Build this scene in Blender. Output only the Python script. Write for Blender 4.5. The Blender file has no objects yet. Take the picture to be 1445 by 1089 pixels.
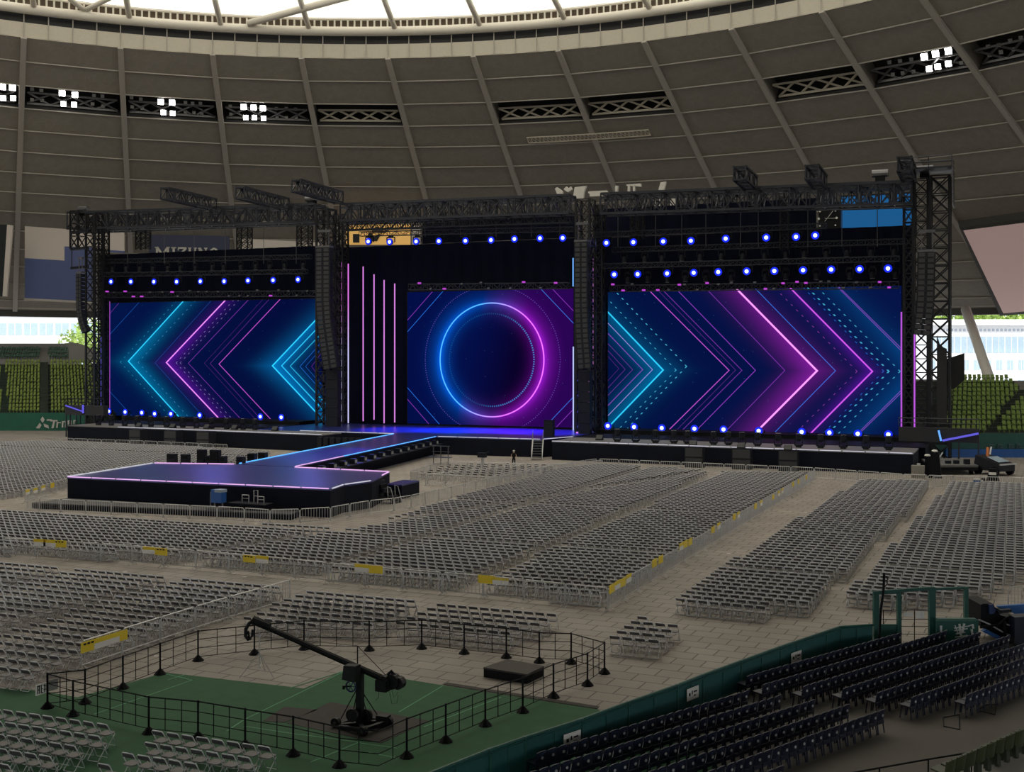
import bpy, math, random
import numpy as np
from mathutils import Vector, Matrix
random.seed(7); np.random.seed(7)
PI = math.pi
SC = bpy.context.scene
COL = SC.collection
# ------------------------------------------------------------------ camera model (metres; stage axes: x along the stage, y into the depth)
FP, CH, CX, CY = 1650.0, 12.0, 722.5, 500.0
PHI = math.atan(707.5 / FP)
RX, RY = math.cos(PHI), math.sin(PHI)
FX, FY = -math.sin(PHI), math.cos(PHI)
def G(px, py, z=0.0):
    k = (CH - z) * FP / (py - CY); a = (px - CX) / FP
    return (k * (a * RX + FX), k * (a * RY + FY), z)
def T(px, py, y):
    a = (px - CX) / FP; dx, dy = a * RX + FX, a * RY + FY
    k = y / dy
    return (k * dx, y, CH - (py - CY) * k / FP)
def D(px, py, depth):
    a = (px - CX) / FP
    return (depth * (a * RX + FX), depth * (a * RY + FY), CH - (py - CY) * depth / FP)
def CAMXY(X, Y):
    return (X * RX + Y * FX, X * RY + Y * FY)
def PROJ(p):
    X = p[0] * RX + p[1] * RY; Y = p[0] * FX + p[1] * FY
    return CX + FP * X / Y, CY - FP * (p[2] - CH) / Y, Y
cam = bpy.data.cameras.new('camera'); co = bpy.data.objects.new('camera', cam); COL.objects.link(co)
co.location = (0, 0, CH); co.rotation_euler = (PI / 2, 0, PHI)
cam.sensor_width = 36; cam.lens = 36 * FP / 1445; cam.shift_y = -44.5 / 1445; cam.clip_end = 2000; cam.clip_start = .5
SC.camera = co
SC.view_settings.view_transform = 'Standard'; SC.view_settings.look = 'None'; SC.view_settings.gamma = 1; SC.view_settings.exposure = 0
SC.view_settings.use_curve_mapping = False
try:
    SC.cycles.use_denoising = True; SC.cycles.denoiser = 'OPENIMAGEDENOISE'
    SC.cycles.max_bounces = 6; SC.cycles.diffuse_bounces = 4; SC.cycles.glossy_bounces = 3; SC.cycles.sample_clamp_indirect = 6
except Exception:
    pass

# ------------------------------------------------------------------ materials
def nd(nt, t, **kw):
    n = nt.nodes.new(t)
    for k, v in kw.items(): setattr(n, k, v)
    return n
MATS = {}
def mat(name, col, rough=.6, metal=0.0, emit=None, es=1.0, var=0.0, scale=3.0, spec=None, bump=0.0):
    if name in MATS: return MATS[name]
    m = bpy.data.materials.new(name); m.use_nodes = True; nt = m.node_tree; b = nt.nodes['Principled BSDF']
    b.inputs['Base Color'].default_value = (*col, 1); b.inputs['Roughness'].default_value = rough; b.inputs['Metallic'].default_value = metal
    if spec is not None: b.inputs['Specular IOR Level'].default_value = spec
    if emit: b.inputs['Emission Color'].default_value = (*emit, 1); b.inputs['Emission Strength'].default_value = es
    if var or bump:
        tc = nd(nt, 'ShaderNodeTexCoord'); n = nd(nt, 'ShaderNodeTexNoise'); n.inputs['Scale'].default_value = scale; n.inputs['Detail'].default_value = 4
        nt.links.new(tc.outputs['Object'], n.inputs['Vector'])
        if var:
            r = nd(nt, 'ShaderNodeMixRGB', blend_type='MIX'); r.inputs[1].default_value = (*[c * (1 - var) for c in col], 1); r.inputs[2].default_value = (*[min(1, c * (1 + var)) for c in col], 1)
            nt.links.new(n.outputs['Fac'], r.inputs[0]); nt.links.new(r.outputs[0], b.inputs['Base Color'])
        if bump:
            bp = nd(nt, 'ShaderNodeBump'); bp.inputs['Strength'].default_value = bump
            nt.links.new(n.outputs['Fac'], bp.inputs['Height']); nt.links.new(bp.outputs['Normal'], b.inputs['Normal'])
    MATS[name] = m; return m
def emat(name, col, s):
    if name in MATS: return MATS[name]
    m = bpy.data.materials.new(name); m.use_nodes = True; nt = m.node_tree; nt.nodes.clear()
    e = nd(nt, 'ShaderNodeEmission'); e.inputs[0].default_value = (*col, 1); e.inputs[1].default_value = s
    o = nd(nt, 'ShaderNodeOutputMaterial'); nt.links.new(e.outputs[0], o.inputs[0]); MATS[name] = m; return m

M_truss = mat('truss_metal', (.048, .051, .064), .42, .5, var=.3)  # blue haze over the rig is mixed into the metal colour
M_trussl = mat('truss_alloy', (.17, .17, .18), .4, .6, var=.3)
M_black = mat('matt_black', (.005, .0055, .008), .6, var=.3, spec=.2)
M_drape = mat('black_drape', (.0025, .0042, .016), .85, spec=.15, var=.5, scale=.6)  # black cloth; navy tint of haze and blue light painted in
M_skirt = mat('stage_skirt', (.007, .009, .019), .8, spec=.2, var=.4, scale=.8)  # bluish cast of the stage light is put into the base colour
M_spk = mat('speaker_black', (.015, .017, .025), .55, spec=.25, var=.2)  # black cabinets tinted towards navy to carry the blue haze
M_steel = mat('galvanised_steel', (.58, .58, .58), .4, .35, var=.15)
M_chair = mat('chair_tube', (.80, .80, .82), .38, .35, var=.1)
M_pad = mat('chair_pad', (.085, .082, .085), .65, var=.2)
M_seat = mat('chair_seat', (.20, .19, .19), .6, var=.2)
M_navy = mat('navy_plastic', (.016, .021, .050), .5, var=.3)
M_white = mat('white_paint', (.62, .60, .56), .5, var=.08)
M_pipe = mat('cream_pipe', (.74, .70, .62), .45, var=.06)
M_cream = mat('cream_panel', (.60, .56, .47), .6, var=.08)
M_lou = mat('dark_louvre', (.018, .019, .021), .6, var=.3)
M_conc = mat('concrete', (.27, .26, .245), .8, var=.15, scale=.5)
M_green = mat('green_wall_pad', (.016, .13, .085), .6, var=.2, scale=.7)
M_greend = mat('green_metal', (.014, .10, .078), .45, var=.2)
M_gfence = mat('green_mesh_pad', (.010, .105, .10), .6, var=.25, scale=6)
M_yel = mat('yellow_sheet', (.90, .68, .03), .5)
M_paper = mat('white_sheet', (.86, .85, .80), .6)
M_blue = mat('blue_tarpaulin', (.02, .12, .42), .5, var=.2)
M_olive = mat('olive_plastic', (.045, .062, .022), .45, var=.25)
M_limed = mat('deep_lime_seat', (.22, .32, .065), .55, var=.35, scale=.9)
M_lime = mat('lime_seat', (.25, .34, .065), .55, var=.35, scale=.9)
M_dgreen = mat('dark_green_seat', (.05, .13, .08), .55, var=.3)
M_leaf = mat('leaves', (.36, .50, .12), .7, var=.4, scale=1.2)
M_bld = mat('white_building', (.92, .93, .95), .7, var=.05, scale=.1)
M_glass = mat('window_glass', (.40, .52, .62), .12, var=.2)

# ------------------------------------------------------------------ mesh builder
def vsub(a, b): return (a[0] - b[0], a[1] - b[1], a[2] - b[2])
class B:
    def __init__(s): s.v = []; s.f = []; s.m = []
    def face(s, pts, mi=0):
        n = len(s.v); s.v.extend(pts); s.f.append(tuple(range(n, n + len(pts)))); s.m.append(mi); return s
    def hexa(s, p, mi=0):
        n = len(s.v); s.v.extend(p)
        for q in ((0, 3, 2, 1), (4, 5, 6, 7), (0, 1, 5, 4), (1, 2, 6, 5), (2, 3, 7, 6), (3, 0, 4, 7)):
            s.f.append(tuple(n + i for i in q)); s.m.append(mi)
        return s
    def box(s, x0, y0, z0, x1, y1, z1, mi=0):
        return s.hexa([(x0, y0, z0), (x1, y0, z0), (x1, y1, z0), (x0, y1, z0), (x0, y0, z1), (x1, y0, z1), (x1, y1, z1), (x0, y1, z1)], mi)
    def beam(s, p, q, w, h=None, mi=0):
        h = h or w
        p = Vector(p); q = Vector(q); d = q - p
        if d.length < 1e-6: return s
        d.normalize(); u = Vector((0, 0, 1)) if abs(d.z) < .95 else Vector((0, 1, 0))
        a = d.cross(u).normalized() * (w / 2); b = a.cross(d).normalized() * (h / 2)
        return s.hexa([tuple(x) for x in (p - a - b, p + a - b, p + a + b, p - a + b, q - a - b, q + a - b, q + a + b, q - a + b)], mi)
    def tube(s, pts, r, n=6, closed=False, mi=0, cap=True):
        pts = [Vector(p) for p in pts]; N = len(pts); rings = []
        rr = r if isinstance(r, (list, tuple)) else [r] * N
        ref = None
        for i in range(N):
            if closed: d = pts[(i + 1) % N] - pts[i - 1]
            else: d = pts[min(i + 1, N - 1)] - pts[max(i - 1, 0)]
            d.normalize()
            if ref is None:
                u = Vector((0, 0, 1)) if abs(d.z) < .9 else Vector((0, 1, 0)); a = d.cross(u).normalized()
            else:
                a = (ref - d * ref.dot(d))
                a = a.normalized() if a.length > 1e-5 else d.cross(Vector((0, 0, 1))).normalized()
            ref = a; b = d.cross(a)
            k = len(s.v)
            for j in range(n):
                t = 2 * PI * j / n; s.v.append(tuple(pts[i] + (a * math.cos(t) + b * math.sin(t)) * rr[i]))
            rings.append(k)
        for i in range(N if closed else N - 1):
            k, l = rings[i], rings[(i + 1) % N]
            for j in range(n):
                j2 = (j + 1) % n; s.f.append((k + j, k + j2, l + j2, l + j)); s.m.append(mi)
        if not closed and cap:
            s.f.append(tuple(rings[0] + j for j in range(n))[::-1]); s.m.append(mi)
            s.f.append(tuple(rings[-1] + j for j in range(n))); s.m.append(mi)
        return s
    def prism(s, poly, z0, z1, mi=0, mtop=None):
        n = len(s.v); N = len(poly)
        a = sum(poly[i][0] * poly[(i + 1) % N][1] - poly[(i + 1) % N][0] * poly[i][1] for i in range(N))
        if a < 0: poly = poly[::-1]
        for z in (z0, z1): s.v.extend([(p[0], p[1], z) for p in poly])
        s.f.append(tuple(range(n, n + N))[::-1]); s.m.append(mi)
        s.f.append(tuple(range(n + N, n + 2 * N))); s.m.append(mi if mtop is None else mtop)
        for i in range(N):
            j = (i + 1) % N; s.f.append((n + i, n + j, n + N + j, n + N + i)); s.m.append(mi)
        return s
    def xform(s, M):
        s.v = [tuple(M @ Vector(p)) for p in s.v]; return s
    def shift(s, d):
        s.v = [(p[0] + d[0], p[1] + d[1], p[2] + d[2]) for p in s.v]; return s
    def build(s, name, mats, parent=None, smooth=False, loc=None):
        me = bpy.data.meshes.new(name)
        if loc is not None: s.shift((-loc[0], -loc[1], -loc[2]))
        me.from_pydata(s.v, [], s.f)
        for m in (mats if isinstance(mats, (list, tuple)) else [mats]): me.materials.append(m)
        if any(s.m): me.polygons.foreach_set('material_index', s.m)
        if smooth: me.polygons.foreach_set('use_smooth', [True] * len(s.f))
        me.update()
        o = bpy.data.objects.new(name, me); COL.objects.link(o)
        if loc is not None: o.location = loc
        if parent: o.parent = parent
        return o
def tag(o, label, cat, group=None, kind=None):
    o['label'] = label; o['category'] = cat
    if group: o['group'] = group
    if kind: o['kind'] = kind
    return o
def thing(name, label, cat, loc=(0, 0, 0), rz=0.0, group=None):
    o = bpy.data.objects.new(name, None); COL.objects.link(o); o.empty_display_size = .2
    o.location = loc; o.rotation_euler = (0, 0, rz); return tag(o, label, cat, group)
def struct(o, label=None):
    o['kind'] = 'structure'
    if label: o['label'] = label
    return o
KIDS = {}
def kids(o):
    return [c for c in o.children]
def dup(root, loc, rz=None, label=None, group=None, children=None, rot=None):
    r = root.copy(); COL.objects.link(r); r.location = loc
    if rot is not None: r.rotation_euler = rot
    elif rz is not None: r.rotation_euler = (0, 0, rz)
    if label: r['label'] = label
    if group: r['group'] = group
    for ch in (children if children is not None else list(root.children)):
        c = ch.copy(); COL.objects.link(c); c.parent = r
        for g in list(ch.children):
            d = g.copy(); COL.objects.link(d); d.parent = c
    return r
ONES = ['', 'first', 'second', 'third', 'fourth', 'fifth', 'sixth', 'seventh', 'eighth', 'ninth', 'tenth', 'eleventh', 'twelfth', 'thirteenth', 'fourteenth', 'fifteenth', 'sixteenth', 'seventeenth', 'eighteenth', 'nineteenth', 'twentieth']
TENS = {20: 'twenty', 30: 'thirty', 40: 'forty', 50: 'fifty', 60: 'sixty', 70: 'seventy', 80: 'eighty'}
def nth(i):
    if i <= 20: return ONES[i]
    t, o = i // 10 * 10, i % 10
    return TENS[t] + '-' + ONES[o] if o else TENS[t][:-1] + 'ieth'
def lerp(a, b, t): return tuple(a[i] + (b[i] - a[i]) * t for i in range(len(a)))

# ------------------------------------------------------------------ dome
RC1, RR1, RZ1, RA0, RSTEP = (-57.616, 70.872), 103.09, 60.40, 141.871, 360 / 46
RC2, RR2, RZ2, RTW = (-44.579, 74.128), 159.82, 20.45, 2.539
def roofP(k, v, out=0.0):
    a = math.radians(RA0 - RSTEP * k); b = a + math.radians(RTW)
    t = (RC1[0] + RR1 * math.cos(a), RC1[1] + RR1 * math.sin(a), RZ1); q = (RC2[0] + RR2 * math.cos(b), RC2[1] + RR2 * math.sin(b), RZ2)
    p = lerp(t, q, v)
    if out:
        sl = math.hypot(RR2 - RR1, RZ1 - RZ2); nr, nz = (RZ1 - RZ2) / sl, (RR2 - RR1) / sl
        p = (p[0] + out * nr * math.cos(b), p[1] + out * nr * math.sin(b), p[2] + out * nz)
    return p
def roof_at(px, py):
    k, v = 5.0, .3
    for _ in range(30):
        p = PROJ(roofP(k, v)); ex, ey = px - p[0], py - p[1]
        a = PROJ(roofP(k + .01, v)); b = PROJ(roofP(k, v + .01))
        j11, j12, j21, j22 = (a[0] - p[0]) / .01, (b[0] - p[0]) / .01, (a[1] - p[1]) / .01, (b[1] - p[1]) / .01
        det = j11 * j22 - j12 * j21
        k += max(-2, min(2, (ex * j22 - ey * j12) / det)); v += max(-.2, min(.2, (ey * j11 - ex * j21) / det))
    return k, v
ROW = .0735; NROW = 13
M_roof = mat('roof_lining', (.165, .152, .135), .8)
nt = M_roof.node_tree; bs = nt.nodes['Principled BSDF']; tc = nd(nt, 'ShaderNodeTexCoord')
mp = nd(nt, 'ShaderNodeMapping'); nt.links.new(tc.outputs['Object'], mp.inputs[0]); mp.inputs['Rotation'].default_value = (.5, .8, .4)
wv = nd(nt, 'ShaderNodeTexVoronoi', feature='DISTANCE_TO_EDGE'); wv.inputs['Scale'].default_value = .42; nt.links.new(mp.outputs[0], wv.inputs['Vector'])
cr = nd(nt, 'ShaderNodeMapRange'); cr.inputs[1].default_value = 0; cr.inputs[2].default_value = .035; cr.inputs[3].default_value = 1; cr.inputs[4].default_value = 0; nt.links.new(wv.outputs['Distance'], cr.inputs[0])
nz = nd(nt, 'ShaderNodeTexNoise'); nz.inputs['Scale'].default_value = .9; nz.inputs['Detail'].default_value = 6; nt.links.new(tc.outputs['Object'], nz.inputs['Vector'])
m1 = nd(nt, 'ShaderNodeMixRGB'); m1.inputs[1].default_value = (.245, .225, .195, 1); m1.inputs[2].default_value = (.335, .308, .27, 1); nt.links.new(nz.outputs['Fac'], m1.inputs[0])
m2 = nd(nt, 'ShaderNodeMixRGB'); m2.inputs[2].default_value = (.37, .34, .30, 1); nt.links.new(m1.outputs[0], m2.inputs[1])
mm = nd(nt, 'ShaderNodeMath', operation='MULTIPLY'); mm.inputs[1].default_value = .35; nt.links.new(cr.outputs[0], mm.inputs[0]); nt.links.new(mm.outputs[0], m2.inputs[0]); nt.links.new(m2.outputs[0], bs.inputs['Base Color'])
M_rib = mat('roof_rib', (.44, .41, .37), .6, var=.1)
SLOT = {-2, -1, 0, 1, 2, 3, 5, 6, 8, 9, 10, 11}
b = B()
for k in range(46):
    kk = k - 14
    for r in range(NROW + 1):
        if r == 2 and kk in SLOT: continue
        v0, v1 = r * ROW, min(1, (r + 1) * ROW)
        for h in range(2):
            k0, k1 = kk + h / 2, kk + (h + 1) / 2
            b.face([roofP(k0, v0), roofP(k1, v0), roofP(k1, v1), roofP(k0, v1)])
struct(b.build('ceiling', M_roof))
for i, r in enumerate(range(1, NROW + 1)):
    b = B()
    for kk in range(-4, 14):
        if r in (2, 3) and False: continue
        b.beam(roofP(kk, r * ROW, -.04), roofP(kk + 1, r * ROW, -.04), .22, .16)
    struct(b.build('trim_%d' % (i + 1), M_rib))
for i, kk in enumerate(range(-2, 15)):
    b = B(); pts = [roofP(kk, v, -.15) for v in (0, .2, .4, .6, .8, 1)]
    for p, q in zip(pts, pts[1:]): b.beam(p, q, .85, .5)
    struct(b.build('trim_%d' % (i + 20), M_rib))
# recesses with lamps
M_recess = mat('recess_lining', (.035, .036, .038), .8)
for i, kk in enumerate(sorted(SLOT)):
    v0, v1 = 2 * ROW, 3 * ROW; b = B()
    q = [roofP(kk + .02, v0), roofP(kk + .98, v0), roofP(kk + .98, v1), roofP(kk + .02, v1)]
    w = [roofP(kk + .02, v0, 3.4), roofP(kk + .98, v0, 3.4), roofP(kk + .98, v1, 3.4), roofP(kk + .02, v1, 3.4)]
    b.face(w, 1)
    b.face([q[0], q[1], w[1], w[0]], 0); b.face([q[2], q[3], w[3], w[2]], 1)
    b.face([q[1], q[2], w[2], w[1]], 0); b.face([q[3], q[0], w[0], w[3]], 0)
    struct(b.build('ceiling_recess_%d' % (i + 1), [M_roof, M_recess]))
SLOTN = {-2: 'at far left of the roof', -1: 'at the left edge of the roof', 0: 'first bay from the left', 1: 'second bay from the left', 2: 'third bay from the left', 3: 'fourth bay from the left', 5: 'first bay above stage centre', 6: 'second bay above stage centre', 8: 'third bay above stage right', 9: 'bay with floodlights on the right', 10: 'bay at the right edge', 11: 'bay past the right edge'}
for kk in sorted(SLOT):
    if kk in (-2, 11): continue
    light = kk in (3, 5, 6, 8)
    root = thing('roof_truss', '%s lattice girder in the roof slot, %s' % ('pale' if light else 'dark', SLOTN[kk]), 'truss', roofP(kk + .5, 2.9 * ROW), 0, 'lattice girders in the roof slots')
    loc = root.location
    n = 4; mt = M_cream if light else M_trussl
    for nm, vv, wd in (('top_chord', 2.45, .28), ('bottom_chord', 2.93, .34)):
        bb = B(); bb.beam(roofP(kk + .06, vv * ROW, .9), roofP(kk + .94, vv * ROW, .9), wd); bb.build(nm, mt, root, loc=None).location = (0, 0, 0)
        root.children[-1].location = (0, 0, 0)
    bb = B()
    for j in range(n):
        a, c = kk + .06 + .88 * j / n, kk + .06 + .88 * (j + 1) / n
        bb.beam(roofP(a, 2.45 * ROW, .9), roofP(c, 2.93 * ROW, .9), .26); bb.beam(roofP(c, 2.45 * ROW, .9), roofP(a, 2.93 * ROW, .9), .26)
    bb.build('bracing', mt, root)
    for c in root.children:
        c.data.transform(Matrix.Translation(-Vector(loc)))
M_flood = emat('floodlight_glow', (1, .97, .90), 22.0)
M_house = mat('lamp_housing', (.03, .03, .032), .5, var=.2)
M_lensoff = mat('lamp_glass_off', (.35, .36, .36), .15)
def floodmesh(lit):
    root = thing('floodlight', 'x', 'floodlight')
    b = B(); b.hexa([(-.3, .5, -.3), (.3, .5, -.3), (.3, .5, .3), (-.3, .5, .3), (-.5, -.12, -.5), (.5, -.12, -.5), (.5, -.12, .5), (-.5, -.12, .5)]); b.build('housing', M_house, root)
    b = B(); b.box(-.45, -.16, -.45, .45, -.12, .45); b.build('lens', M_flood if lit else M_lensoff, root)
    b = B(); b.beam((-.56, .1, 0), (-.56, .1, .75), .06); b.beam((.56, .1, 0), (.56, .1, .75), .06); b.beam((-.56, .1, .75), (.56, .1, .75), .06); b.build('yoke', M_house, root)
    return root
FL = {True: None, False: None}
def flood(px, py, lit, label, s=1.0):
    k, v = roof_at(px, py); p = roofP(k, v, .6 if lit else .9)
    if FL[lit] is None: FL[lit] = floodmesh(lit); o = FL[lit]; o['label'] = label
    else: o = dup(FL[lit], p, label=label)
    o['group'] = 'lit floodlights' if lit else 'unlit floodlights'
    o.location = p; o.scale = (s, s, s); ang = math.atan2(-p[1] + 40, -p[0] - 40) + PI / 2
    o.rotation_euler = (math.radians(28), 0, ang)
lit = {'at the left edge': [(4, 126), (18, 127), (5, 142), (19, 142)], 'in the first full bay': [(88, 135), (106, 137), (90, 150), (105, 151)], 'in the second full bay': [(227, 147), (243, 148), (231, 162), (244, 163)],
       'in the third full bay': [(344, 154), (358, 155), (371, 156), (347, 169), (359, 169), (372, 170)], 'in the bay on the right': [(1303, 84), (1319, 80), (1337, 76), (1310, 101), (1322, 98), (1337, 94)]}
for w, L in lit.items():
    h = len(L) // 2
    for i, (x, y) in enumerate(L):
        flood(x, y, True, 'glowing floodlight, %s of %s row %s' % (nth(i % h + 1), 'upper' if i < h else 'lower', w), 1.0 if i < h else .9)
off = {'in the first full bay': [(46, 131), (59, 133), (46, 146), (60, 147), (133, 140), (145, 141), (131, 152), (146, 155)], 'in the second full bay': [(186, 143), (199, 145), (187, 156), (201, 158), (262, 150), (272, 151), (283, 151), (262, 163), (274, 164), (285, 165)],
       'in the third full bay': [(325, 155), (326, 166), (390, 158), (404, 158), (417, 159), (391, 170), (404, 171), (418, 171)], 'in the bay on the right': [(1253, 94), (1268, 92), (1284, 90), (1258, 111), (1272, 109), (1287, 107), (1352, 82), (1362, 80), (1354, 95), (1364, 93)],
       'in the bay at the right edge': [(1392, 72), (1407, 70), (1423, 64), (1438, 60), (1394, 84), (1410, 80), (1428, 76)]}
for w, L in off.items():
    for i, (x, y) in enumerate(L):
        flood(x, y, False, 'dark unlit floodlight, %s one %s' % (nth(i + 1), w), .6)
# catwalk strip on the roof
ka, kb = roof_at(745, 194), roof_at(917, 183)
root = thing('roof_catwalk', 'narrow pale ladder-like catwalk hung on the roof above stage centre', 'catwalk', roofP(*ka, -.5))
loc = Vector(root.location)
NS = 30
for nm, dv in (('upper_rail', -.008), ('lower_rail', .010)):
    bb = B(); bb.tube([roofP(ka[0] + (kb[0] - ka[0]) * t / 8, ka[1] + (kb[1] - ka[1]) * t / 8 + dv, -.6) for t in range(9)], .12, 5); bb.build(nm, M_cream, root).data.transform(Matrix.Translation(-loc))
bb = B()
for t in range(NS + 1):
    k_, v_ = ka[0] + (kb[0] - ka[0]) * t / NS, ka[1] + (kb[1] - ka[1]) * t / NS
    bb.beam(roofP(k_, v_ - .008, -.6), roofP(k_, v_ + .010, -.6), .12)
    if t < NS: bb.beam(roofP(k_, v_ - .008, -.6), roofP(k_ + (kb[0] - ka[0]) / NS, v_ + .010, -.6), .08)
bb.build('lattice', M_cream, root).data.transform(Matrix.Translation(-loc))
# ring: cream band, dark louvres, pipe, dentils, membrane
def ringP(k, dr, dz):
    a = math.radians(RA0 - RSTEP * k); return (RC1[0] + (RR1 + dr) * math.cos(a), RC1[1] + (RR1 + dr) * math.sin(a), RZ1 + dz)
def ringband(name, d0, z0, d1, z1, m):
    b = B()
    for k in range(138):
        b.face([ringP(k / 3, d0, z0), ringP((k + 1) / 3, d0, z0), ringP((k + 1) / 3, d1, z1), ringP(k / 3, d1, z1)])
    return struct(b.build(name, m))
ringband('trim_40', 0, -.1, -.3, 2.15, M_cream)
ringband('trim_41', .6, 2.1, .6, 4.2, M_lou)
ringband('trim_42', -.3, 2.15, .6, 2.15, M_cream)
b = B(); b.tube([ringP(k / 3, -.6, 4.15) for k in range(138)], .75, 10, closed=True); struct(b.build('trim_43', M_pipe, smooth=True))
ringband('trim_44', .3, 4.5, .3, 6.6, mat('brown_soffit', (.12, .09, .06), .7))
b = B()
for i, k in enumerate(np.arange(-2, 13, 1 / 13)):
    b.beam(ringP(k, -.2, 4.7), ringP(k, -.2, 6.2), .24, .2)
b.tube([ringP(k, -.2, 6.2) for k in np.arange(-2, 13, .25)], .2, 5); struct(b.build('trim_45', M_pipe))
b = B()
for i, k in enumerate(np.arange(-2, 13, 1 / 4)):
    b.beam(ringP(k, -.34, -.1), ringP(k, -.34, 3.6), .12, .1)
struct(b.build('trim_46', M_rib))
M_memb = bpy.data.materials.new('translucent_membrane'); M_memb.use_nodes = True; nt = M_memb.node_tree; nt.nodes.clear()
tr = nd(nt, 'ShaderNodeBsdfTranslucent'); tr.inputs[0].default_value = (.66, .60, .49, 1); df = nd(nt, 'ShaderNodeBsdfDiffuse'); df.inputs[0].default_value = (.6, .58, .5, 1)
mx = nd(nt, 'ShaderNodeMixShader'); mx.inputs[0].default_value = .12; o_ = nd(nt, 'ShaderNodeOutputMaterial')
nt.links.new(tr.outputs[0], mx.inputs[1]); nt.links.new(df.outputs[0], mx.inputs[2]); nt.links.new(mx.outputs[0], o_.inputs[0])
M_opq = mat('added_light_block', (.30, .28, .25), .8, var=.1, scale=.1)
b = B(); NR = 8
def memP(k, t):
    a = math.radians(RA0 - RSTEP * k); r = (RR1 + .3) * (1 - t); return (RC1[0] + r * math.cos(a), RC1[1] + r * math.sin(a), RZ1 + 6.6 + 13 * (1 - (1 - t) ** 2))
for k in range(92):
    for j in range(NR):
        t0, t1 = j / NR, (j + 1) / NR
        q = [memP(k / 2, t0), memP((k + 1) / 2, t0), memP((k + 1) / 2, t1), memP(k / 2, t1)]
        yy = sum(p[0] * FX + p[1] * FY for p in q) / 4
        b.face(q, 1 if yy < 80 else 0)  # unseen near part made opaque, added to darken the foreground
struct(b.build('roof', [M_memb, M_opq]))
b = B()
for k in np.arange(-2, 13, 1.0):
    b.tube([ringP(k + .1, -.5, 4.2), ringP(k - .02, -9, 9.6)], .46, 8)
for k in (0.62,):
    b.tube([ringP(k, -1, 4.9), ringP(k - .75, -8, 9.4)], .4, 8); b.tube([ringP(k, -1, 4.9), ringP(k + .75, -8, 9.4)], .4, 8)
b.tube([ringP(2.4, -1.4, 4.8), ringP(3.6, -6, 8.2)], .6, 8)
struct(b.build('beam_1', M_pipe, smooth=True))
# rim beam
M_rimb = mat('rim_beam', (.06, .058, .055), .7, var=.2)
b = B()
def rimP(k, dr, dz):
    p = roofP(k, 1); a = math.atan2(p[1] - RC2[1], p[0] - RC2[0]); return (p[0] + dr * math.cos(a), p[1] + dr * math.sin(a), p[2] + dz)
for k in range(92):
    k0, k1 = k / 2, (k + 1) / 2
    b.face([rimP(k0, 0, .2), rimP(k1, 0, .2), rimP(k1, 0, -1.2), rimP(k0, 0, -1.2)]); b.face([rimP(k0, 0, -1.2), rimP(k1, 0, -1.2), rimP(k1, 3, -1.2), rimP(k0, 3, -1.2)])
struct(b.build('trim_47', M_rimb))
b = B()
for k in range(92):
    b.beam(rimP(k / 2, -.3, .35), rimP((k + 1) / 2, -.3, .35), .6, .35)
struct(b.build('trim_48', M_rib))
# ------------------------------------------------------------------ ground, field floor, walls
M_gnd = mat('asphalt', (.30, .29, .28), .9, var=.15, scale=.2)
b = B(); b.prism([(-700, -300), (600, -300), (600, 800), (-700, 800)], -.4, -.05); struct(b.build('ground', M_gnd))
M_tile = bpy.data.materials.new('field_plates'); M_tile.use_nodes = True; nt = M_tile.node_tree; bs = nt.nodes['Principled BSDF']; tc = nd(nt, 'ShaderNodeTexCoord')
mp = nd(nt, 'ShaderNodeMapping'); mp.inputs['Rotation'].default_value = (0, 0, math.radians(2)); nt.links.new(tc.outputs['Object'], mp.inputs[0])
bk = nd(nt, 'ShaderNodeTexBrick'); bk.inputs['Scale'].default_value = 1; bk.inputs['Brick Width'].default_value = 1.2; bk.inputs['Row Height'].default_value = .95; bk.inputs['Mortar Size'].default_value = .03
bk.inputs['Color1'].default_value = (.285, .25, .215, 1); bk.inputs['Color2'].default_value = (.32, .282, .245, 1); bk.inputs['Mortar'].default_value = (.115, .10, .085, 1)
nt.links.new(mp.outputs[0], bk.inputs['Vector'])
vo = nd(nt, 'ShaderNodeTexVoronoi'); vo.inputs['Scale'].default_value = .55; nt.links.new(tc.outputs['Object'], vo.inputs['Vector'])
lt = nd(nt, 'ShaderNodeMath', operation='LESS_THAN'); lt.inputs[1].default_value = .07; nt.links.new(vo.outputs['Distance'], lt.inputs[0])
m1 = nd(nt, 'ShaderNodeMixRGB'); m1.inputs[2].default_value = (.58, .55, .5, 1); nt.links.new(lt.outputs[0], m1.inputs[0]); nt.links.new(bk.outputs['Color'], m1.inputs[1])
nz = nd(nt, 'ShaderNodeTexNoise'); nz.inputs['Scale'].default_value = .25; nz.inputs['Detail'].default_value = 5; nt.links.new(tc.outputs['Object'], nz.inputs['Vector'])
m2 = nd(nt, 'ShaderNodeMixRGB', blend_type='MULTIPLY'); m2.inputs[0].default_value = .5; nt.links.new(m1.outputs[0], m2.inputs[1]); nt.links.new(nz.outputs['Fac'], m2.inputs[2])
hs = nd(nt, 'ShaderNodeHueSaturation'); hs.inputs['Value'].default_value = 1.5; hs.inputs['Saturation'].default_value = .85; nt.links.new(m2.outputs[0], hs.inputs['Color']); nt.links.new(hs.outputs[0], bs.inputs['Base Color'])
bs.inputs['Roughness'].default_value = .7
b = B(); b.prism([(-190, 8), (60, 8), (60, 190), (-190, 190)], -.05, 0); struct(b.build('floor', M_tile))
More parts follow.
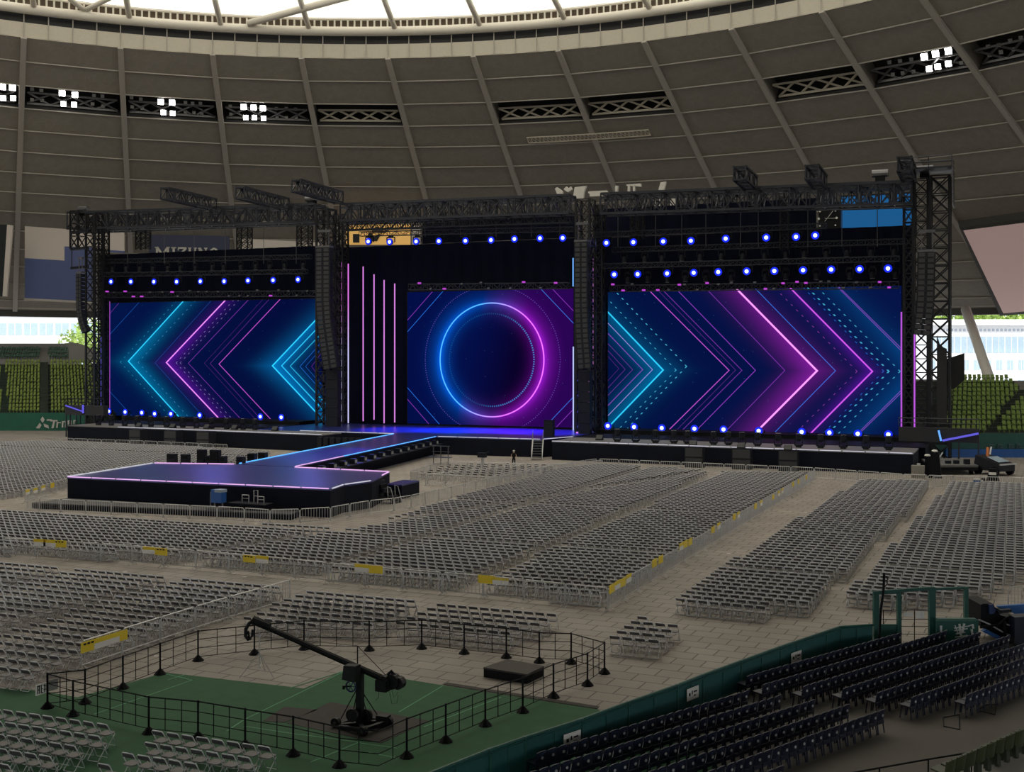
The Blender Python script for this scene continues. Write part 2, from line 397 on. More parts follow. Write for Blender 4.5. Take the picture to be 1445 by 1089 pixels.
# perimeter wall (concourse) all round
b = B()
for k in range(92):
    a0, a1 = 2 * PI * k / 92, 2 * PI * (k + 1) / 92; r0, r1 = 152, 153
    c = lambda a, r, z: (RC2[0] + r * math.cos(a), RC2[1] + r * math.sin(a), z)
    b.hexa([c(a0, r0, 0), c(a1, r0, 0), c(a1, r1, 0), c(a0, r1, 0), c(a0, r0, 7.5), c(a1, r0, 7.5), c(a1, r1, 7.5), c(a0, r1, 7.5)])
struct(b.build('wall_perimeter', M_conc))
# ------------------------------------------------------------------ stage decks
def deckmat(name, base, rough):
    m = mat(name, base, rough, 0, var=.35, scale=.35, bump=.02, spec=1.0)
    m.node_tree.nodes['Principled BSDF'].inputs['IOR'].default_value = 1.6
    return m
M_deck = deckmat('gloss_stage_floor', (.012, .018, .17), .30)  # blue stage light is deepened in this dark floor's base colour
M_wing = mat('wing_floor', (.20, .195, .19), .5, var=.15)
E_edgeb = emat('edge_strip_blue', (.10, .40, 1.0), 1.6); E_edgep = emat('edge_strip_pink', (.80, .45, .85), 1.1); E_edgew = emat('edge_strip_white', (.75, .75, .85), .8)
ZD = 2.1
def deck(name, label, poly, top, z=ZD, z0=0.0, edges=(), lip=.12):
    c = (sum(p[0] for p in poly) / len(poly), sum(p[1] for p in poly) / len(poly), z0)
    root = thing(name, label, 'stage', c)
    b = B(); b.prism([(p[0] - c[0], p[1] - c[1]) for p in poly], z - lip - z0, z - z0); b.build('deck_top', top, root)
    cx, cy = c[0], c[1]
    b = B(); b.prism([(cx + (p[0] - cx) * .999 - c[0], cy + (p[1] - cy) * .999 - c[1]) for p in poly], 0.0, z - lip - z0); b.build('skirt', M_skirt, root)
    for i, (p, q, m) in enumerate(edges):
        b = B(); n = max(1, int(math.dist(p, q) / 2.2))
        for j in range(n):
            a_, b_ = lerp(p, q, (j + .03) / n), lerp(p, q, (j + .97) / n)
            b.beam((a_[0] - c[0], a_[1] - c[1], z - z0 + .04), (b_[0] - c[0], b_[1] - c[1], z - z0 + .04), .09, .07)
        b.build('edge_light', m, root)
    return root
deck('stage_wing', 'low grey topped stage wing below the left screen', [(-121.5, 125.7), (-78.2, 123.2), (-78.2, 127.6), (-92.4, 128.3), (-92.4, 129.2), (-121.5, 132.4)], M_wing, edges=[((-112, 125.1), (-78.3, 123.15), E_edgew)])
deck('stage_wing', 'low grey topped stage wing below the right screen', [(-48.4, 124.4), (-9.2, 123.0), (-9.2, 130.6), (-48.4, 131.4)], M_wing, edges=[((-48.4, 124.35), (-9.2, 122.95), E_edgew)])
deck('main_stage', 'central glossy stage deck glowing blue and violet before the ring screen', [(-92, 128.5), (-70.92, 128.28), (-63.85, 125.84), (-50.46, 126.5), (-48.6, 132.0), (-48.6, 145.3), (-92, 145.3)], M_deck,
     edges=[((-85, 128.42), (-71, 128.26), E_edgew), ((-63.7, 125.8), (-50.6, 126.45), E_edgew), ((-50.4, 126.6), (-48.6, 131.9), E_edgew)])
deck('runway', 'long glossy blue-lit runway linking main stage to the satellite stage', [(-64.4, 87.3), (-58.2, 87.0), (-63.9, 125.7), (-70.88, 128.1)], M_deck,
     edges=[((-64.45, 87.6), (-70.9, 128.0), E_edgeb), ((-59.8, 98), (-63.85, 125.7), E_edgeb), ((-58.2, 87.2), (-59.8, 98), E_edgep)])
deck('satellite_stage', 'wide glossy violet-lit satellite stage at the end of the runway', [(-70.21, 72.63), (-46.16, 73.75), (-46.73, 76.56), (-46.11, 79.75), (-48.32, 86.54), (-52.61, 86.9), (-58.07, 86.8), (-64.4, 87.05), (-71.96, 84.93)], M_deck,
     edges=[((-70.2, 72.6), (-46.2, 73.7), E_edgep), ((-70.3, 72.7), (-71.96, 84.9), E_edgew), ((-71.9, 84.95), (-64.5, 87.02), E_edgep), ((-58.0, 86.75), (-48.4, 86.5), E_edgep), ((-48.3, 86.4), (-47.4, 83.6), E_edgep), ((-46.1, 73.9), (-46.7, 76.5), E_edgew), ((-46.7, 76.6), (-46.15, 79.7), E_edgew)])
p0, p1, p2, p3 = G(45, 709, .45), G(411, 725, .45), G(399, 714, .45), G(92, 703, .45)
deck('low_platform', 'low dark platform along the front of the satellite stage', [p0[:2], p1[:2], (p1[0] - .4, 73.2), (-70.0, 72.3), p3[:2]], mat('platform_grey', (.09, .09, .095), .7), z=.45, lip=.08)
q = G(562, 703)
deck('low_platform', 'small black step box beside the satellite stage, nearest the chairs', [(q[0] - 1.0, q[1] - .6), (q[0] + .55, q[1] - .4), (q[0] + .4, q[1] + 3), (q[0] - 1.2, q[1] + 3)], M_deck, z=1.2)
# risers carrying the floor lights under the side screens
for lab, x0, x1 in (('left', -124.2, -92.4), ('right', -48.3, -8.6)):
    y0 = 132.6 if lab == 'left' else 131.6
    root = thing('stage_riser', 'black riser carrying floor lights under the %s screen' % lab, 'riser', ((x0 + x1) / 2, 138, 0))
    w = (x1 - x0) / 2
    b = B(); b.box(-w, y0 - 138, 0, w, 6.9, 1.98); b.build('skirt', M_skirt, root)
    b = B(); b.box(-w, y0 - 138, 1.98, w, 6.9, 2.08); b.build('deck_top', M_black, root)
    b = B(); b.box(-w, 1.5, 2.08, w, 5.8, 2.55); b.build('light_shelf', M_black, root)
# ------------------------------------------------------------------ LED screens
class NT:
    def __init__(s, nt): s.nt = nt
    def m(s, op, a, b=None, c=None, clamp=False):
        n = nd(s.nt, 'ShaderNodeMath', operation=op); n.use_clamp = clamp
        for i, v in enumerate((a, b, c)):
            if v is None: continue
            if isinstance(v, (int, float)): n.inputs[i].default_value = v
            else: s.nt.links.new(v, n.inputs[i])
        return n.outputs[0]
    def vs(s, col, fac):
        n = nd(s.nt, 'ShaderNodeVectorMath', operation='SCALE')
        if isinstance(col, tuple): n.inputs[0].default_value = col
        else: s.nt.links.new(col, n.inputs[0])
        if isinstance(fac, (int, float)): n.inputs[3].default_value = fac
        else: s.nt.links.new(fac, n.inputs[3])
        return n.outputs[0]
    def va(s, a, b):
        n = nd(s.nt, 'ShaderNodeVectorMath', operation='ADD')
        for i, v in enumerate((a, b)):
            if isinstance(v, tuple): n.inputs[i].default_value = v
            else: s.nt.links.new(v, n.inputs[i])
        return n.outputs[0]
def screen_mat(name, bg):
    m = bpy.data.materials.new(name); m.use_nodes = True; nt = m.node_tree; nt.nodes.clear(); h = NT(nt)
    tc = nd(nt, 'ShaderNodeTexCoord'); sp = nd(nt, 'ShaderNodeSeparateXYZ'); nt.links.new(tc.outputs['Object'], sp.inputs[0])
    return m, nt, h, sp.outputs[0], sp.outputs[2], tc.outputs['Object']
def finish(nt, h, col, vec):
    n = nd(nt, 'ShaderNodeTexVoronoi'); n.inputs['Scale'].default_value = 1.3; nt.links.new(vec, n.inputs['Vector'])
    st = h.m('LESS_THAN', n.outputs['Distance'], .05); col = h.va(col, h.vs((.03, .08, .16), st))
    e = nd(nt, 'ShaderNodeEmission'); nt.links.new(col, e.inputs[0]); e.inputs[1].default_value = 1.0
    o = nd(nt, 'ShaderNodeOutputMaterial')
    nt.links.new(e.outputs[0], o.inputs[0])
YS = 145.6
def chev_screen(name, label, pxl, pxr, mid_px, crop, sgn, chevs, bgA, bgB):
    x0 = T(pxl, 500, YS)[0]; x1 = T(pxr, 500, YS)[0]; z0, z1 = 2.35, 20.15
    xc = (x0 + x1) / 2
    m, nt, h, X, Z, vec = screen_mat(name, None)
    t = nd(nt, 'ShaderNodeMapRange'); nt.links.new(X, t.inputs[0]); t.inputs[1].default_value = x0 - xc; t.inputs[2].default_value = x1 - xc
    col = h.va(h.vs(bgA, h.m('SUBTRACT', 1, t.outputs[0])), h.vs(bgB, t.outputs[0]))
    for (ax, ay, ux, uy, wid, kind, c, inten, glow, gc) in chevs:
        a = T(crop[0] + ax / crop[2], crop[1] + ay / crop[2], YS); u = T(crop[0] + ux / crop[2], crop[1] + uy / crop[2], YS)
        k = abs((u[0] - a[0]) / (u[2] - a[2])); ax_, az_ = a[0] - xc, a[2]
        dz = h.m('ABSOLUTE', h.m('SUBTRACT', Z, az_))
        d = h.m('SUBTRACT', h.m('SUBTRACT', X, ax_), h.m('MULTIPLY', dz, -sgn * k))   # sgn -1: points left
        d = h.m('MULTIPLY', d, 1 / math.sqrt(1 + k * k)); ad = h.m('ABSOLUTE', d)
        wid = wid * (.85 if wid > .1 else .66); f = h.m('MULTIPLY', h.m('SUBTRACT', wid, ad), 2.2 / wid, clamp=True)
        if kind == 'dot':
            f = h.m('MULTIPLY', f, h.m('LESS_THAN', h.m('FRACT', h.m('MULTIPLY', dz, 1.5)), .3))
        col = h.va(col, h.vs(c, h.m('MULTIPLY', f, inten)))
        if glow:
            g = h.m('MULTIPLY', h.m('EXPONENT', h.m('DIVIDE', h.m('MULTIPLY', ad, ad), -glow * glow)), h.m('EXPONENT', h.m('DIVIDE', dz, -7.0)))
            g2 = h.m('MULTIPLY', h.m('EXPONENT', h.m('DIVIDE', ad, -glow * .45)), .6)
            sd = h.m('SUBTRACT', 1.1, h.m('MULTIPLY', h.m('GREATER_THAN', h.m('MULTIPLY', d, sgn), 0), .6))
            col = h.va(col, h.vs(gc, h.m('MULTIPLY', sd, h.m('ADD', g, g2))))
    finish(nt, h, col, vec)
    return led(name, label, x0, x1, z0, z1, m)
def led(name, label, x0, x1, z0, z1, m):
    root = thing('led_screen', label, 'screen', ((x0 + x1) / 2, YS, 0)); w = (x1 - x0) / 2
    b = B(); b.box(-w, 0, z0, w, .06, z1); b.build('display', m, root)
    b = B(); b.box(-w - .15, .06, z0 - .2, w + .15, .5, z1 + .15); b.build('housing', M_black, root)
    return root
CY_, CYL, PK, PKW, VI, BL = (.03, .60, .88), (.10, .70, 1.0), (.60, .09, .66), (1.0, .32, .92), (.23, .035, .42), (.02, .16, .70)
Lc = (140, 400, 4.379)
chev_screen('led_left', 'left LED screen with cyan and pink chevrons pointing left', 152, 459, 300, Lc, -1, [
    (180, 480, 530, 97, .13, '', CY_, 1.0, 1.9, (0, .10, .19)), (415, 488, 785, 97, .14, '', PKW, .95, 1.3, (.05, .0, .15)), (550, 492, 925, 97, .08, '', VI, .75, 0, 0), (740, 497, 1118, 97, .10, '', PK, .95, 0, 0),
    (1070, 508, 1350, 212, .14, '', CY_, 1.0, 2.2, (0, .11, .29)), (1127, 508, 1355, 268, .12, '', CY_, .8, 0, 0), (1180, 510, 1357, 325, .11, '', CY_, .55, 0, 0), (1240, 512, 1358, 380, .07, '', BL, .7, 0, 0), (1275, 512, 1360, 415, .06, '', BL, .6, 0, 0), (1312, 512, 1365, 440, .06, '', VI, .5, 0, 0),
    (345, 490, 700, 97, .06, '', BL, .35, 0, 0), (685, 494, 1050, 97, .06, '', VI, .5, 0, 0), (650, 492, 1000, 110, .05, '', VI, .3, 0, 0), (475, 490, 640, 310, .07, 'dot', (.5, .4, .9), .45, 0, 0), (500, 490, 640, 340, .07, 'dot', (.5, .4, .9), .4, 0, 0),
    (240, 487, 600, 100, .07, 'dot', (.1, .4, .9), .45, 0, 0), (130, 485, 300, 300, .08, 'dot', (.05, .5, .8), .35, 0, 0), (-95, 490, 270, 90, .06, '', BL, .5, 0, 0), (-190, 490, 130, 110, .06, '', VI, .6, 0, 0)], (.0008, .0075, .062), (.0012, .0028, .038))
Rc = (845, 395, 4.841)
def r4(x, y): return ((1060 + x / 4.733 - 845) * 4.841, y / 4.733 * 4.841)
RS = [(440, 615, 68, 225, .13, '', CY_, 1.0, 2.0, (0, .08, .17)), (367, 612, 68, 300, .08, '', (.45, .30, .85), .7, 0, 0), (300, 612, 68, 370, .09, '', VI, .9, 0, 0), (232, 612, 68, 440, .06, '', VI, .6, 0, 0), (180, 610, 70, 490, .06, '', VI, .5, 0, 0), (137, 605, 70, 530, .05, '', VI, .35, 0, 0),
      (528, 615, 85, 155, .08, 'dot', CYL, .55, 0, 0), (600, 590, 135, 100, .10, 'dot', CYL, .6, 0, 0), (890, 617, 370, 97, .09, '', PK, .95, 0, 0), (935, 615, 430, 97, .05, '', VI, .45, 0, 0), (978, 617, 465, 97, .07, '', VI, .8, 0, 0), (1070, 617, 560, 93, .08, '', VI, 1.1, 0, 0)]
for (x, y, u, v, *rest) in [(225, 604, -125, 240, .07, '', VI, .8, 0, 0), (440, 606, 0, 158, .16, '', PKW, 1.25, 2.0, (.12, .004, .15)), (563, 606, 50, 80, .08, '', BL, .9, 0, 0), (708, 610, 185, 80, .07, 'dot', PK, .35, 0, 0), (810, 610, 283, 75, .12, '', PK, 1.15, .9, (.04, .0, .12)),
                            (920, 610, 590, 270, .11, 'dot', CYL, .55, 0, 0), (995, 610, 680, 290, .10, 'dot', CYL, .45, 0, 0), (885, 608, 560, 270, .08, 'dot', BL, .6, 0, 0), (1135, 605, 600, 70, .07, '', VI, .8, 0, 0), (1155, 605, 585, 45, .07, '', VI, .8, 2.0, (0, .03, .09))]:
    a = r4(x, y); c_ = r4(u, v); RS.append((a[0], a[1], c_[0], c_[1], *rest))
chev_screen('led_right', 'right LED screen with pink and cyan chevrons pointing right', 858, 1272, 1000, Rc, 1, RS, (.0008, .0055, .052), (.0018, .0065, .062))
# ring screen
x0, x1, z0, z1 = T(575, 500, YS)[0], T(809, 500, YS)[0], 2.3, 20.75
xc = (x0 + x1) / 2; rc = T(692.9, 507.7, YS); rad = (T(692.9, 427.5, YS)[2] - T(692.9, 588, YS)[2]) / 2
m, nt, h, X, Z, vec = screen_mat('ring', None)
dx = h.m('SUBTRACT', X, rc[0] - xc); dz = h.m('SUBTRACT', Z, rc[2]); r = h.m('SQRT', h.m('ADD', h.m('MULTIPLY', dx, dx), h.m('MULTIPLY', dz, dz)))
t = h.m('ADD', h.m('MULTIPLY', h.m('ADD', dx, h.m('MULTIPLY', dz, -.25)), .14), .47, clamp=True)      # 0 blue side, 1 violet side
ti = h.m('SUBTRACT', 1, t)
d = h.m('SUBTRACT', r, rad); ad = h.m('ABSOLUTE', d)
out = h.m('GREATER_THAN', d, 0)
col = h.va(h.vs((.0008, .004, .050), ti), h.vs((.024, .001, .080), h.m('MULTIPLY', t, h.m('ADD', h.m('MULTIPLY', out, .8), .1))))
col = h.va(col, (.0003, .0006, .014))
f = h.m('MULTIPLY', h.m('SUBTRACT', .11, ad), 16, clamp=True)
col = h.va(col, h.va(h.vs((.10, .50, 1.0), h.m('MULTIPLY', f, ti)), h.vs((.85, .20, 1.0), h.m('MULTIPLY', f, t))))
ang = h.m('ABSOLUTE', h.m('DIVIDE', dx, h.m('MAXIMUM', r, .1)))
for gw, gs in ((1.7, .32), (.6, .45)):
    g = h.m('MULTIPLY', h.m('MULTIPLY', h.m('EXPONENT', h.m('DIVIDE', h.m('MULTIPLY', ad, ad), -gw * gw)), gs), h.m('ADD', h.m('MULTIPLY', ang, .6), .4))
    col = h.va(col, h.va(h.vs((.0, .12, .72), h.m('MULTIPLY', g, ti)), h.vs((.34, .01, .60), h.m('MULTIPLY', g, t))))
th = h.m('ARCTAN2', dz, dx)
f = h.m('MULTIPLY', h.m('LESS_THAN', h.m('ABSOLUTE', h.m('SUBTRACT', r, rad * .815)), .10), h.m('LESS_THAN', h.m('FRACT', h.m('MULTIPLY', th, 20)), .5))
col = h.va(col, h.vs((.02, .30, .75), h.m('MULTIPLY', f, h.m('MAXIMUM', h.m('MULTIPLY', h.m('SUBTRACT', t, .3), 1.0), .12))))
for rr_, wd in ((1.3, .05),):
    f = h.m('MULTIPLY', h.m('LESS_THAN', h.m('ABSOLUTE', h.m('SUBTRACT', r, rad * rr_)), wd), h.m('LESS_THAN', h.m('FRACT', h.m('MULTIPLY', th, 31)), .4))
    col = h.va(col, h.vs((.18, .10, .60), h.m('MULTIPLY', f, .5)))
dia = h.m('ADD', h.m('ABSOLUTE', dx), h.m('ABSOLUTE', dz))
for dd, c_ in ((rad * 2.17, BL), (rad * 2.38, VI)):
    f = h.m('MULTIPLY', h.m('SUBTRACT', .075, h.m('ABSOLUTE', h.m('SUBTRACT', dia, dd))), 20, clamp=True); col = h.va(col, h.vs(c_, f))
finish(nt, h, col, vec)
led('led_centre', 'centre LED screen showing a glowing blue and violet ring', x0, x1, z0, z1, m)
# ------------------------------------------------------------------ drapes behind the screens
def drape(label, x0, x1, z0, z1, y):
    b = B(); n = int((x1 - x0) * 2.2); w = (x1 - x0) / 2
    P = lambda i: -w + 2 * w * i / n
    for i in range(n):
        f0, f1 = .12 * math.sin(i * 1.3), .12 * math.sin((i + 1) * 1.3)
        b.hexa([(P(i), f0, 0), (P(i + 1), f1, 0), (P(i + 1), f1 + .04, 0), (P(i), f0 + .04, 0), (P(i), f0, z1 - z0), (P(i + 1), f1, z1 - z0), (P(i + 1), f1 + .04, z1 - z0), (P(i), f0 + .04, z1 - z0)])
    return tag(b.build('black_drape', M_drape, loc=None), label, 'curtain') , x0, x1, z0, y
for lab, pl, pr, zt, zb, y in (('black backdrop drape behind the left screen and its lights', 141, 478, 28.0, .3, 146.9), ('black backdrop drape behind the ring screen and tubes', 478.5, 812, 27.6, .3, 147.2), ('black backdrop drape behind the right screen and its lights', 813, 1291, 27.4, .3, 146.9), ('dark upper drape left of the clock above the right screen', 842, 1152, 31.3, 27.5, 147.4), ('dark upper drape above the ring screen right of the golden board', 596, 812, 30.6, 27.7, 147.6)):
    xa, xb = T(pl, 500, y)[0], T(pr, 500, y)[0]
    o = drape(lab, xa, xb, zb, zt, y)[0]; o.location = ((xa + xb) / 2, y, zb)
# ------------------------------------------------------------------ trusses
def truss_parts(root, p, q, w, h, bay, m, cw=.14, lw=.07, chords=True):
    """lattice box girder between p and q in the frame of root"""
    p, q = Vector(p), Vector(q); d = q - p; L = d.length; d.normalize()
    u = Vector((0, 0, 1)) if abs(d.z) < .9 else Vector((0, 1, 0)); a = d.cross(u).normalized(); b_ = a.cross(d).normalized()
    cs = [a * (sx * w / 2) + b_ * (sy * h / 2) for sx, sy in ((-1, -1), (1, -1), (1, 1), (-1, 1))]
    for c in cs:
        bb = B(); bb.beam(p + c, q + c, cw); bb.build('chord', m, root)
    n = max(1, round(L / bay)); bb = B()
    for i in range(n + 1):
        o = p + d * (L * i / n)
        for j in range(4): bb.beam(o + cs[j], o + cs[(j + 1) % 4], lw)
        if i < n:
            o2 = p + d * (L * (i + 1) / n)
            for j in range(4):
                A_, B_ = (cs[j], cs[(j + 1) % 4]) if (i + j) % 2 else (cs[(j + 1) % 4], cs[j])
                bb.beam(o + A_, o2 + B_, lw)
    bb.build('lacing', m, root)
def truss(name, label, p, q, w, h, bay, m=None, group=None, cw=.14, lw=.07, cat='truss'):
    root = thing(name, label, cat, p, 0, group); truss_parts(root, (0, 0, 0), vsub(q, p), w, h, bay, m or M_truss, cw, lw); return root
def span(label, pxl, pyl, pxr, pyr, y, h, w=None, bay=None, name='stage_truss', m=None, cw=.14, lw=.07):
    a, c = T(pxl, pyl, y), T(pxr, pyr, y); return truss(name, label, a, c, w or h, h, bay or h * .8, m, None, cw, lw)
span('deep roof truss spanning above the left screen', 103, 312.5, 452, 301.5, 141, 2.5, cw=.3, lw=.14)
span('rear roof truss parallel behind the left span', 118, 318, 456, 305, 149, 2.2, cw=.26, lw=.14)
span('deep roof truss spanning above the ring screen', 486, 301, 808, 289, 141, 2.3, cw=.3, lw=.14)
span('rear roof truss parallel behind the centre span', 486, 305, 810, 293, 149, 2.2, cw=.26, lw=.14)
span('lower truss hung close under the centre roof span', 486, 320, 806, 309, 143, 1.0, cw=.2, lw=.1)
span('deep roof truss spanning above the right screen', 852, 289, 1288, 273, 141, 2.5, cw=.3, lw=.14)
span('rear roof truss parallel behind the right span', 850, 292, 1286, 278, 149, 2.2, cw=.26, lw=.14)
# cross trusses front to back + forward outriggers
for i, (px, py) in enumerate([(150, 309), (198, 308), (252, 306), (300, 305), (352, 303), (405, 301), (440, 300), (520, 298), (570, 296), (620, 294), (672, 292), (722, 290), (770, 289), (905, 284), (960, 282), (1010, 281), (1062, 279), (1112, 277), (1160, 276), (1215, 274), (1262, 273)]):
    a = T(px, py, 142.2); truss('cross_truss', 'short truss tying the front and rear roof spans, %s from the left' % nth(i + 1), a, (a[0], 148.0, a[2]), 1.1, 1.9, 1.9, cw=.2, lw=.11)
for i, (px, py) in enumerate([(300, 298), (402, 298), (478, 289), (1060, 269), (1158, 268), (1283, 258)]):
    a = T(px, py, 140); a = (a[0], 140, a[2] + (1.0 if i < 3 else .9)); L = 10.5 if px < 1000 else 6.5
    truss('outrigger_truss', 'truss arm cantilevered forward over the audience, %s from the left' % nth(i + 1), a, (a[0], 140 - L, a[2] + .3), 1.4, 1.5, 1.3, M_truss, cw=.24, lw=.13)
    for j in (.35, .95):
        pass
# towers
M_tower = mat('tower_black', (.022, .022, .025), .45, .4, var=.3)
def tower(label, px, y, ztop, w, dpt, bay, name='stage_tower', cw=.22, lw=.1, z0=0.0, m=None):
    a = T(px, 500, y); root = thing(name, label, 'tower', (a[0], y, z0))
    m = m or M_tower; H_ = ztop - z0
    for sx, sy in ((-1, -1), (1, -1), (1, 1), (-1, 1)):
        b = B(); b.beam((sx * w / 2, sy * dpt / 2, 0), (sx * w / 2, sy * dpt / 2, H_), cw); b.build('leg', m, root)
    n = max(1, round(H_ / bay)); b = B()
    for i in range(n):
        za, zb = H_ * i / n, H_ * (i + 1) / n
        for (A_, C_) in (((-1, -1), (1, -1)), ((1, -1), (1, 1)), ((1, 1), (-1, 1)), ((-1, 1), (-1, -1))):
            P_ = lambda s, z: (s[0] * w / 2, s[1] * dpt / 2, z)
            b.beam(P_(A_, zb), P_(C_, zb), lw); b.beam(P_(A_, za), P_(C_, zb), lw); b.beam(P_(C_, za), P_(A_, zb), lw)
    b.build('bracing', m, root)
    if z0 < .1:
        b = B(); b.box(-w / 2 - .4, -dpt / 2 - .4, 0, w / 2 + .4, dpt / 2 + .4, .25); b.build('base_plate', m, root)
    return root
def zt(px, py, y): return T(px, py, y)[2]
tower('short hanging truss block at the far left end of the stage roof', 110, 140.2, zt(110, 299, 141), 1.6, 1.6, 2.0, cw=.2, z0=zt(110, 352, 141), name='corner_truss')
tower('second tower from the left end, inside the corner tower', 133, 140.2, zt(133, 303, 141), 1.7, 1.7, 1.7, cw=.26)
tower('third tower from the left end, against the left screen edge', 146.5, 144.0, zt(149, 318, 144), 1.1, 1.1, 1.7, z0=2.09)
tower('front tower between the left screen and the pink tubes', 460, 139.9, zt(461, 297, 140), 1.9, 1.9, 1.9, cw=.26, z0=2.11)
tower('rear tower beside the leftmost pink tube', 481, 144.2, zt(480, 303, 144), 1.5, 1.5, 1.6, z0=2.11)
tower('front tower between the ring screen and the right screen', 826, 139.9, zt(826, 282, 140), 1.8, 2.0, 2.0, cw=.28, z0=2.11)
tower('slim tower against the left edge of the right screen', 846, 144.0, zt(846, 290, 144), 1.0, 1.0, 1.5, z0=2.11)
tower('wide braced tower at the right end of the stage', 1327, 139.5, zt(1330, 248, 139), 2.0, 2.0, 2.0, cw=.28, lw=.13)
tower('inner dark tower beside the right speaker hang', 1300, 141.0, zt(1300, 250, 139), 1.5, 1.5, 1.6, cw=.26, z0=2.09)
tower('slim tower against the right edge of the right screen', 1282, 144.0, zt(1282, 278, 144), 1.0, 1.0, 1.5, z0=2.09)
for i, (px, pt, pb) in enumerate([(202, 320, 352), (345, 312, 352), (430, 310, 352)]):
    tower('short hanger truss between the left roof span and the drape, %s from the left' % nth(i + 1), px, 150.5, zt(px, pt, 150.5), 2.0, 1.2, 1.0, name='hanger_truss', cw=.16, lw=.08, z0=zt(px, pb, 150.5))
for i, (px, pt, pb, w_) in enumerate([(895, 298, 342, .8), (905, 298, 338, .7), (1107, 278, 352, 1.0)]):
    tower('short hanger truss under the right roof span, %s from the left' % nth(i + 1), px, 143.6, zt(px, pt, 143.6), w_, .7, .9, name='hanger_truss', cw=.12, lw=.06, z0=zt(px, pb, 143.6))
# access platform on the right tower
a = T(1329, 262, 139.5)
root = thing('tower_platform', 'railed access platform on the top of the right tower', 'platform', (a[0], 139.5, a[2]))
b = B(); b.box(-3.6, -3.2, 1.55, 1.2, 1.1, 1.75); b.build('deck', M_truss, root)
b = B()
for zz in (2.3, 2.9): b.tube([(-3.6, -3.2, zz), (1.2, -3.2, zz), (1.2, 1.1, zz), (-3.6, 1.1, zz)], .06, 5, closed=True)
for x, y in ((-3.6, -3.2), (-1.2, -3.2), (1.2, -3.2), (1.2, 1.1), (-3.6, 1.1)): b.beam((x, y, 1.7), (x, y, 2.95), .1)
b.build('railing', M_truss, root)
b = B()
for i in range(6):
    b.beam((1.25, -3.2 + i * .86, 1.6), (1.25, -3.2 + i * .86, -2.4), .1)
for zz in (1.5, .2, -1.1, -2.4): b.beam((1.25, -3.2, zz), (1.25, 1.1, zz), .1)
b.build('ladder_cage', M_trussl, root)
# chain hoists on top of the roof
for i, (px, py) in enumerate([(118, 296), (440, 281), (1242, 246), (1305, 240)]):
    a = T(px, py, 140.6); root = thing('chain_hoist', 'bulky chain hoist on the stage roof, %s from the left' % nth(i + 1), 'hoist', a)
    b = B(); b.tube([(-.9, 0, .1), (.9, 0, .1)], .45, 10); b.build('motor', M_trussl, root)
    b = B(); b.box(-.5, -.5, -.9, .5, .5, -.3); b.build('chain_bag', M_black, root)
# suspension cables
for grp, xs, y, zt_, pb in (('left', [180, 232, 274, 318, 372, 418], 143.0, 30.6, 372), ('right', [872, 925, 962, 996, 1045, 1070, 1140, 1188, 1238], 143.0, 29.6, 348), ('centre', [520, 560, 600, 650, 700, 750, 790], 142.9, 29.9, 334)):
    for i, px in enumerate(xs):
        a = T(px, pb, y); b = B(); b.tube([(0, 0, 0), (0, 0, zt_ - a[2])], .05, 4)
        tag(b.build('hanging_cable', M_trussl, loc=None), 'thin hanging cable above the %s lighting rows, %s from the left' % (grp, nth(i + 1)), 'cable').location = a
# ------------------------------------------------------------------ lighting rows
E_core = emat('beam_lens_core', (.50, .62, 1.0), 2.6); E_halo = emat('beam_bloom_ring', (.012, .03, 1.0), 1.0); E_pink = emat('marker_lamp', (.50, .06, .62), 1.0)
def movinghead(lit, up=False):
    root = thing('moving_head_light', 'x', 'stage light'); s = -1 if not up else 1
    b = B(); b.box(-.28, -.22, 0, .28, .22, .22 * -s if up else .22) if False else b.box(-.28, -.22, min(0, -s * .2), .28, .22, max(0, -s * .2)); b.build('base', M_spk, root)
    b = B()
    wy = .62 if lit else .40
    for x in (-wy, wy): b.beam((x, 0, 0), (x, 0, s * .75), .1, .16)
    b.beam((-wy, 0, s * .03), (wy, 0, s * .03), .1, .16); b.build('yoke', M_spk, root)
    z = s * .68
    if lit:
        b = B(); b.tube([(0, .38, z), (0, .2, z), (0, -.3, z), (0, -.36, z)], [.2, .32, .5, .5], 14); hd = b.build('head', M_spk, root)
        b = B(); b.tube([(0, -.36, z), (0, -.38, z)], .48, 16); b.tube([(0, -.38, z), (0, -.42, z)], .24, 14, mi=1); b.build('lens', [E_halo, E_core], root)  # wide outer disc paints the lamp's bloom as a glowing ring
    else:
        b = B(); b.tube([(0, .02, z - s * .22), (0, 0, z), (0, -.02, z + s * .5), (0, -.03, z + s * .56)], [.2, .3, .33, .33], 10); b.build('head', M_spk, root)
        b = B(); b.tube([(0, -.03, z + s * .56), (0, -.03, z + s * .59)], .28, 10); b.build('lens', M_lensoff, root)
    return root
PROT = {}
def fixture(key, loc, label, group):
    if key not in PROT:
        PROT[key] = movinghead(*key); o = PROT[key]
    else: o = dup(PROT[key], loc)
    o.location = loc; o['label'] = label; o['group'] = group; return o
def row(label, pts, y, lit, up, group):
    for i, (px, py) in enumerate(pts):
        a = T(px, py, y); off = -.68 if up else .68
        fixture((lit, up), (a[0], y, a[2] + off), '%s, %s from the left' % (label, nth(i + 1)), group)
def light_truss(label, pts, y, dz):
    a, c = T(*pts[0], y), T(*pts[-1], y); a = (a[0] - 1.6, a[1] + .1, a[2] + dz); c = (c[0] + 1.2, c[1] + .1, c[2] + dz)
    truss('lighting_truss', label, a, c, .6, .6, .9, M_truss, None, .09, .05)
LR = [(159, 397.5), (187, 397.5), (219.5, 397.5), (251.5, 397.5), (285, 397), (318.5, 397), (352, 396), (387.5, 395.5), (422.5, 394.5)]
